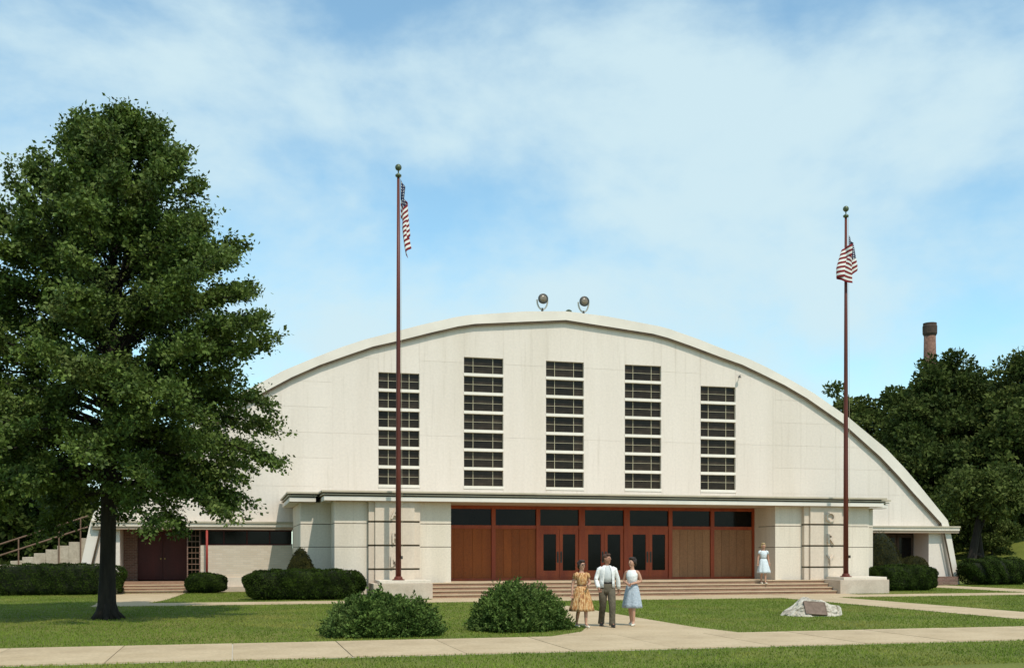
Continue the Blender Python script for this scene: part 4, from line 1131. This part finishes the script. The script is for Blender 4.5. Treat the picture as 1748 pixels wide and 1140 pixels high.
def person(loc, rotz, scale, label, kind, head_turn=0.0, stride=0.16, arms=None, group=None):
    """local frame: facing -Y, +X is the person's left; built 1.75 m tall then scaled"""
    t = bpy.data.objects.new('person', None); t.location = loc; t.rotation_euler = (0, 0, rotz); t.scale = (scale,)*3
    t.empty_display_size = 0.3
    col.objects.link(t); tag(t, label, 'person', group)
    female = kind != 'man'
    sw_ = 0.155 if female else 0.178; hip = 0.07 if female else 0.10
    A = arms
    J = {'pelvis': ((0, 0, 0.96), (0.13, 0.10)), 'waist': ((0, 0, 1.10), (0.105 if female else 0.13, 0.085)), 'chest': ((0, 0.0, 1.30), (0.135 if female else 0.155, 0.105)),
         'neckb': ((0, 0.01, 1.445), 0.07), 'neck': ((0, 0.005, 1.51), 0.05), 'jaw': ((0, -0.02, 1.575), (0.058, 0.068)), 'head': ((0, -0.005, 1.655), (0.075, 0.092)), 'crown': ((0, 0.005, 1.72), (0.06, 0.07)),
         'lsh': ((sw_, 0, 1.41), 0.055), 'rsh': ((-sw_, 0, 1.41), 0.055),
         'lel': (A['lel'], 0.042), 'rel': (A['rel'], 0.042), 'lwr': (A['lwr'], 0.027), 'rwr': (A['rwr'], 0.027)}
    for s, k in ((1, 'l'), (-1, 'r')):
        wr = Vector(J[k+'wr'][0]); el_ = Vector(J[k+'el'][0]); dd = (wr-el_).normalized()
        J[k+'pa'] = (tuple(wr + dd*0.075), (0.036, 0.020))
    f = stride
    # left leg forward, right leg back
    J['lhip'] = ((hip, 0, 0.90), 0.088); J['rhip'] = ((-hip, 0, 0.90), 0.088)
    J['lkn'] = ((hip*0.95, -f*0.75, 0.50), 0.056); J['rkn'] = ((-hip*0.95, f*0.10, 0.49), 0.056)
    J['lcalf'] = ((hip*0.92, -f*0.75, 0.34), 0.052); J['rcalf'] = ((-hip*0.92, f*0.60, 0.34), 0.052)
    J['lan'] = ((hip*0.9, -f*0.80, 0.085), 0.034); J['ran'] = ((-hip*0.9, f*1.05, 0.10), 0.034)
    J['ltoe'] = ((hip*1.05, -f*0.80-0.15, 0.030), (0.035, 0.026)); J['rtoe'] = ((-hip*1.05, f*1.05-0.14, 0.030), (0.035, 0.026))
    E_ = [('pelvis', 'waist'), ('waist', 'chest'), ('chest', 'neckb'), ('neckb', 'neck'), ('neck', 'jaw'), ('jaw', 'head'), ('head', 'crown'),
          ('chest', 'lsh'), ('chest', 'rsh'), ('lsh', 'lel'), ('rsh', 'rel'), ('lel', 'lwr'), ('rel', 'rwr'), ('lwr', 'lpa'), ('rwr', 'rpa'),
          ('pelvis', 'lhip'), ('pelvis', 'rhip'), ('lhip', 'lkn'), ('rhip', 'rkn'), ('lkn', 'lcalf'), ('rkn', 'rcalf'), ('lcalf', 'lan'), ('rcalf', 'ran'), ('lan', 'ltoe'), ('ran', 'rtoe')]
    HR = Matrix.Translation((0, 0, 1.56)) @ Matrix.Rotation(head_turn, 4, 'Z') @ Matrix.Translation((0, 0, -1.56))
    def ht(mb): mb.v = [tuple(HR @ Vector(p)) for p in mb.v]; return mb
    for k in ('jaw', 'head', 'crown'): J[k] = (tuple(HR @ Vector(J[k][0])), J[k][1] if isinstance(J[k][1], float) else (sum(J[k][1])/2,)*2)
    ex = MB()
    finger_set(ex, J['lpa'][0] if False else J['lwr'][0], J['lel'][0], 0.6); finger_set(ex, J['rwr'][0], J['rel'][0], 0.6)
    hd = MB()
    hd.tube([(0, -0.090, 1.668), (0, -0.115, 1.632), (0, -0.098, 1.622)], [0.010, 0.016, 0.012], 6)      # nose
    ellipsoid((0.080, 0.0, 1.64), (0.012, 0.024, 0.034), 8, 6, hd); ellipsoid((-0.080, 0.0, 1.64), (0.012, 0.024, 0.034), 8, 6, hd)  # ears
    ellipsoid((0, -0.082, 1.583), (0.024, 0.014, 0.008), 8, 5, hd)                                         # lips
    ellipsoid((0, -0.065, 1.548), (0.03, 0.026, 0.022), 8, 5, hd)                                          # chin
    ellipsoid((0, -0.012, 1.635), (0.078, 0.092, 0.108), 14, 10, hd)                                       # face volume
    ht(hd); ex._add(hd.v, hd.f)
    msk = M['skin2'] if kind == 'man' else M['skin']
    body = skin_body('body', J, E_, t, msk, ex); col.objects.link(body); body.parent = t
    def part(mb, nm, m, sm=True, par=t):
        o = bpy.data.objects.new(nm, mb.mesh(nm, m, sm)); col.objects.link(o); o.parent = par; return o
    # eyes
    ey = MB()
    for s in (-1, 1): ellipsoid((0.032*s, -0.092, 1.662), (0.013, 0.010, 0.008), 8, 5, ey)
    part(ht(ey), 'eyes', M['black'])
    # hair
    hm = {'man': M['hairred'], 'gold': M['hair'], 'blue': M['hair'], 'white': M['hairblond']}[kind]
    hr_ = MB()
    if kind == 'man':
        ellipsoid((0, 0.022, 1.690), (0.088, 0.102, 0.082), 16, 10, hr_); ellipsoid((0, -0.045, 1.745), (0.062, 0.052, 0.035), 12, 8, hr_)
        ellipsoid((0, 0.055, 1.64), (0.078, 0.062, 0.085), 12, 8, hr_)
    else:
        ellipsoid((0, 0.030, 1.690), (0.098, 0.108, 0.095), 16, 10, hr_); ellipsoid((0, -0.030, 1.748), (0.078, 0.065, 0.042), 12, 8, hr_)
        ellipsoid((0.075, 0.02, 1.655), (0.034, 0.055, 0.062), 10, 7, hr_); ellipsoid((-0.075, 0.02, 1.655), (0.034, 0.055, 0.062), 10, 7, hr_)
        ellipsoid((0, 0.075, 1.62), (0.082, 0.060, 0.085), 12, 8, hr_)
        for i in range(14):
            a = rnd.uniform(0, 6.28); e_ = rnd.uniform(0.2, 1.3)
            ellipsoid((0.09*math.cos(a)*math.cos(e_), 0.03+0.10*math.sin(a)*math.cos(e_), 1.69+0.088*math.sin(e_)), (0.026, 0.026, 0.022), 8, 5, hr_)
    part(ht(hr_), 'hair', hm)
    if kind == 'gold':
        sg = MB()
        for s in (-1, 1): ellipsoid((0.034*s, -0.106, 1.662), (0.028, 0.008, 0.020), 10, 6, sg)
        sg.tube([(-0.012, -0.108, 1.668), (0.012, -0.108, 1.668)], 0.004, 5)
        for s in (-1, 1): sg.tube([(0.060*s, -0.10, 1.668), (0.084*s, 0.0, 1.668)], 0.004, 5)
        part(ht(sg), 'sunglasses', M['black'])
    def V3(k): return Vector(J[k][0])
    def sleeve(k, upto, r0, r1, nm, m, rcuff=None):
        sh, el_, wr = V3(k+'sh'), V3(k+'el'), V3(k+'wr')
        mb = MB(); inn = Vector((-0.05 if k == 'l' else 0.05, 0, 0.0))
        if upto < 1: pts = [sh+inn+Vector((0, 0, 0.012)), sh + Vector((0.012 if k == 'l' else -0.012, 0, -0.02)), sh.lerp(el_, upto)]; rr = [r0*0.85, r0, r1]
        else: pts = [sh+inn+Vector((0, 0, 0.012)), sh + Vector((0.012 if k == 'l' else -0.012, 0, -0.02)), sh.lerp(el_, 0.5), el_.lerp(sh, 0.06), el_.lerp(wr, 0.12), el_.lerp(wr, 0.55), el_.lerp(wr, 0.93)]; rr = [r0*0.85, r0, r0*0.95, r0*0.86, r0*0.84, r1*1.12, r1]
        mb.tube(pts, rr, 12, cap=True); return part(mb, nm, m)
    if kind == 'man':
        # trousers: one garment, hips and two legs
        tr = MB()
        tr.loft([(0, 0, 1.06, 0.155, 0.115), (0, 0, 0.98, 0.175, 0.128), (0, 0.005, 0.88, 0.185, 0.132), (0, 0.0, 0.80, 0.170, 0.118)], 20)
        for k in 'lr':
            h_, kn, cf, an = V3(k+'hip'), V3(k+'kn'), V3(k+'calf'), V3(k+'an')
            tr.tube([h_+Vector((0, 0, 0.02)), h_.lerp(kn, 0.5), kn, cf, an.lerp(cf, 0.35), an+Vector((0, 0, 0.0)), an+Vector((0, 0, -0.045))], [0.108, 0.098, 0.082, 0.078, 0.076, 0.080, 0.080], 14)
        part(tr, 'trousers', M['trousers'])
        part(MB().loft([(0, 0, 1.045, 0.158, 0.119), (0, 0, 1.085, 0.156, 0.117)], 20), 'belt', M['black'])
        part(MB().loft([(0, 0, 1.07, 0.150, 0.112), (0, -0.005, 1.2, 0.158, 0.122), (0, -0.006, 1.34, 0.168, 0.130), (0, 0, 1.43, 0.13, 0.09), (0, 0.005, 1.485, 0.066, 0.066)], 22), 'shirt', M['shirt'])
        # open jacket: a shell leaving a strip of shirt at the front
        jk = MB(); vs = []; fs = []; sg = 26
        rings = [(0.955, 0.196, 0.156, 0.62), (1.08, 0.186, 0.146, 0.60), (1.22, 0.188, 0.148, 0.52), (1.34, 0.198, 0.150, 0.44), (1.41, 0.180, 0.128, 0.40), (1.455, 0.125, 0.098, 0.48), (1.49, 0.080, 0.082, 0.62)]
        for z_, rx, ry, g_ in rings:
            for q in range(sg+1):
                a = -math.pi/2 + g_ + (2*math.pi-2*g_)*q/sg
                wv = 1 + 0.02*math.sin(9*a + z_*20)
                vs.append((rx*wv*math.cos(a), ry*wv*math.sin(a)-0.004, z_))
        for r_ in range(len(rings)-1):
            for q in range(sg): fs.append((r_*(sg+1)+q, r_*(sg+1)+q+1, (r_+1)*(sg+1)+q+1, (r_+1)*(sg+1)+q))
        jk._add(vs, fs); jo = part(jk, 'jacket', M['white_cloth'])
        so_ = jo.modifiers.new('thickness', 'SOLIDIFY'); so_.thickness = 0.012
        for k in 'lr': sleeve(k, 1, 0.061, 0.050, 'sleeve', M['white_cloth'])
    else:
        dm = {'gold': M['stripedress'], 'blue': M['bluedress'], 'white': M['whitedress']}[kind]
        tm = {'gold': M['stripedress'], 'blue': M['white_cloth'], 'white': M['whitedress']}[kind]
        bod = MB().loft([(0, 0, 1.08, 0.118, 0.098), (0, -0.006, 1.17, 0.130, 0.108), (0, -0.018, 1.27, 0.150, 0.132), (0, -0.010, 1.34, 0.156, 0.122), (0, 0, 1.41, 0.150, 0.090), (0, 0.004, 1.445, 0.095, 0.078)], 22)
        part(bod, 'bodice', tm)
        fn_ = {'gold': 9, 'blue': 6, 'white': 7}[kind]; wd_ = {'gold': 0.34, 'blue': 0.255, 'white': 0.29}[kind]; hem = {'gold': 0.43, 'blue': 0.46, 'white': 0.47}[kind]
        sk = MB(); rings = []
        for i in range(9):
            q = i/8; z_ = 1.10 + (hem-1.10)*q
            r_ = 0.122 + (wd_-0.122)*(q**0.62)
            rings.append((0.0 + (0.03*q if kind == 'white' else 0), 0.02*q - f*0.12*q, z_, r_, r_*0.80, 0.075*q, fn_, 0.6+0.5*q))
        sk.loft(rings, 64)
        part(sk, 'skirt', dm)
        part(MB().loft([(0, 0, 1.075, 0.128, 0.106), (0, 0, 1.115, 0.127, 0.105)], 22), 'belt', {'gold': M['hairred'], 'blue': M['bluedress'], 'white': M['beltgrey']}[kind])
        if kind != 'blue':
            for k in 'lr': sleeve(k, 0.42 if kind != 'blue' else 0.16, 0.064 if kind != 'blue' else 0.060, 0.070 if kind != 'blue' else 0.058, 'sleeve', tm)
    # shoes
    for k in 'lr':
        an, to = V3(k+'an'), V3(k+'toe')
        sh_ = MB()
        y0 = an.y + 0.055; xs = (an.x+to.x)/2
        sh_.loft([(xs, y0-0.13, 0.002, 0.044, 0.140), (xs, y0-0.13, 0.030, 0.046, 0.140), (xs, y0-0.115, 0.055, 0.042, 0.115), (xs, y0-0.075, 0.085 if kind == 'man' else 0.06, 0.036, 0.062)], 16)
        part(sh_, 'shoe', M['black'] if kind == 'man' else M['white_shoe'])
    return t

FACE = -R(YAW)      # turned towards the street corner the picture is taken from
GP = 'people walking from the entrance'
person((-4.98, -16.75, 0.012), FACE + 0.35, 0.895, 'person in gold striped dress and sunglasses, leftmost of the three walkers', 'gold', head_turn=0.2, stride=0.18,
       arms={'lel': (0.235, 0.0, 1.16), 'lwr': (0.10, -0.20, 1.13), 'rel': (-0.235, 0.06, 1.14), 'rwr': (-0.27, 0.02, 0.90)}, group=GP)
person((-4.33, -16.72, 0.012), FACE + 0.12, 0.985, 'person in open white jacket and dark trousers, middle of the three walkers', 'man', head_turn=0.7, stride=0.24,
       arms={'lel': (0.285, 0.05, 1.15), 'lwr': (0.31, 0.10, 0.90), 'rel': (-0.275, 0.01, 1.14), 'rwr': (-0.235, -0.17, 0.93)}, group=GP)
person((-3.60, -16.5, 0.012), FACE - 0.35, 0.93, 'person in white blouse and pale blue skirt, rightmost of the three walkers', 'blue', head_turn=-0.5, stride=0.15,
       arms={'lel': (0.235, 0.03, 1.15), 'lwr': (0.02, -0.20, 1.09), 'rel': (-0.235, 0.03, 1.15), 'rwr': (-0.03, -0.215, 1.07)}, group=GP)
person((8.62, -0.22, 0.42), R(-10), 0.965, 'person in pale dress with grey belt coming down the entrance steps', 'white', head_turn=0.1, stride=0.10,
       arms={'lel': (0.225, 0.03, 1.15), 'lwr': (0.25, -0.02, 0.91), 'rel': (-0.225, 0.03, 1.15), 'rwr': (-0.255, -0.02, 0.91)})
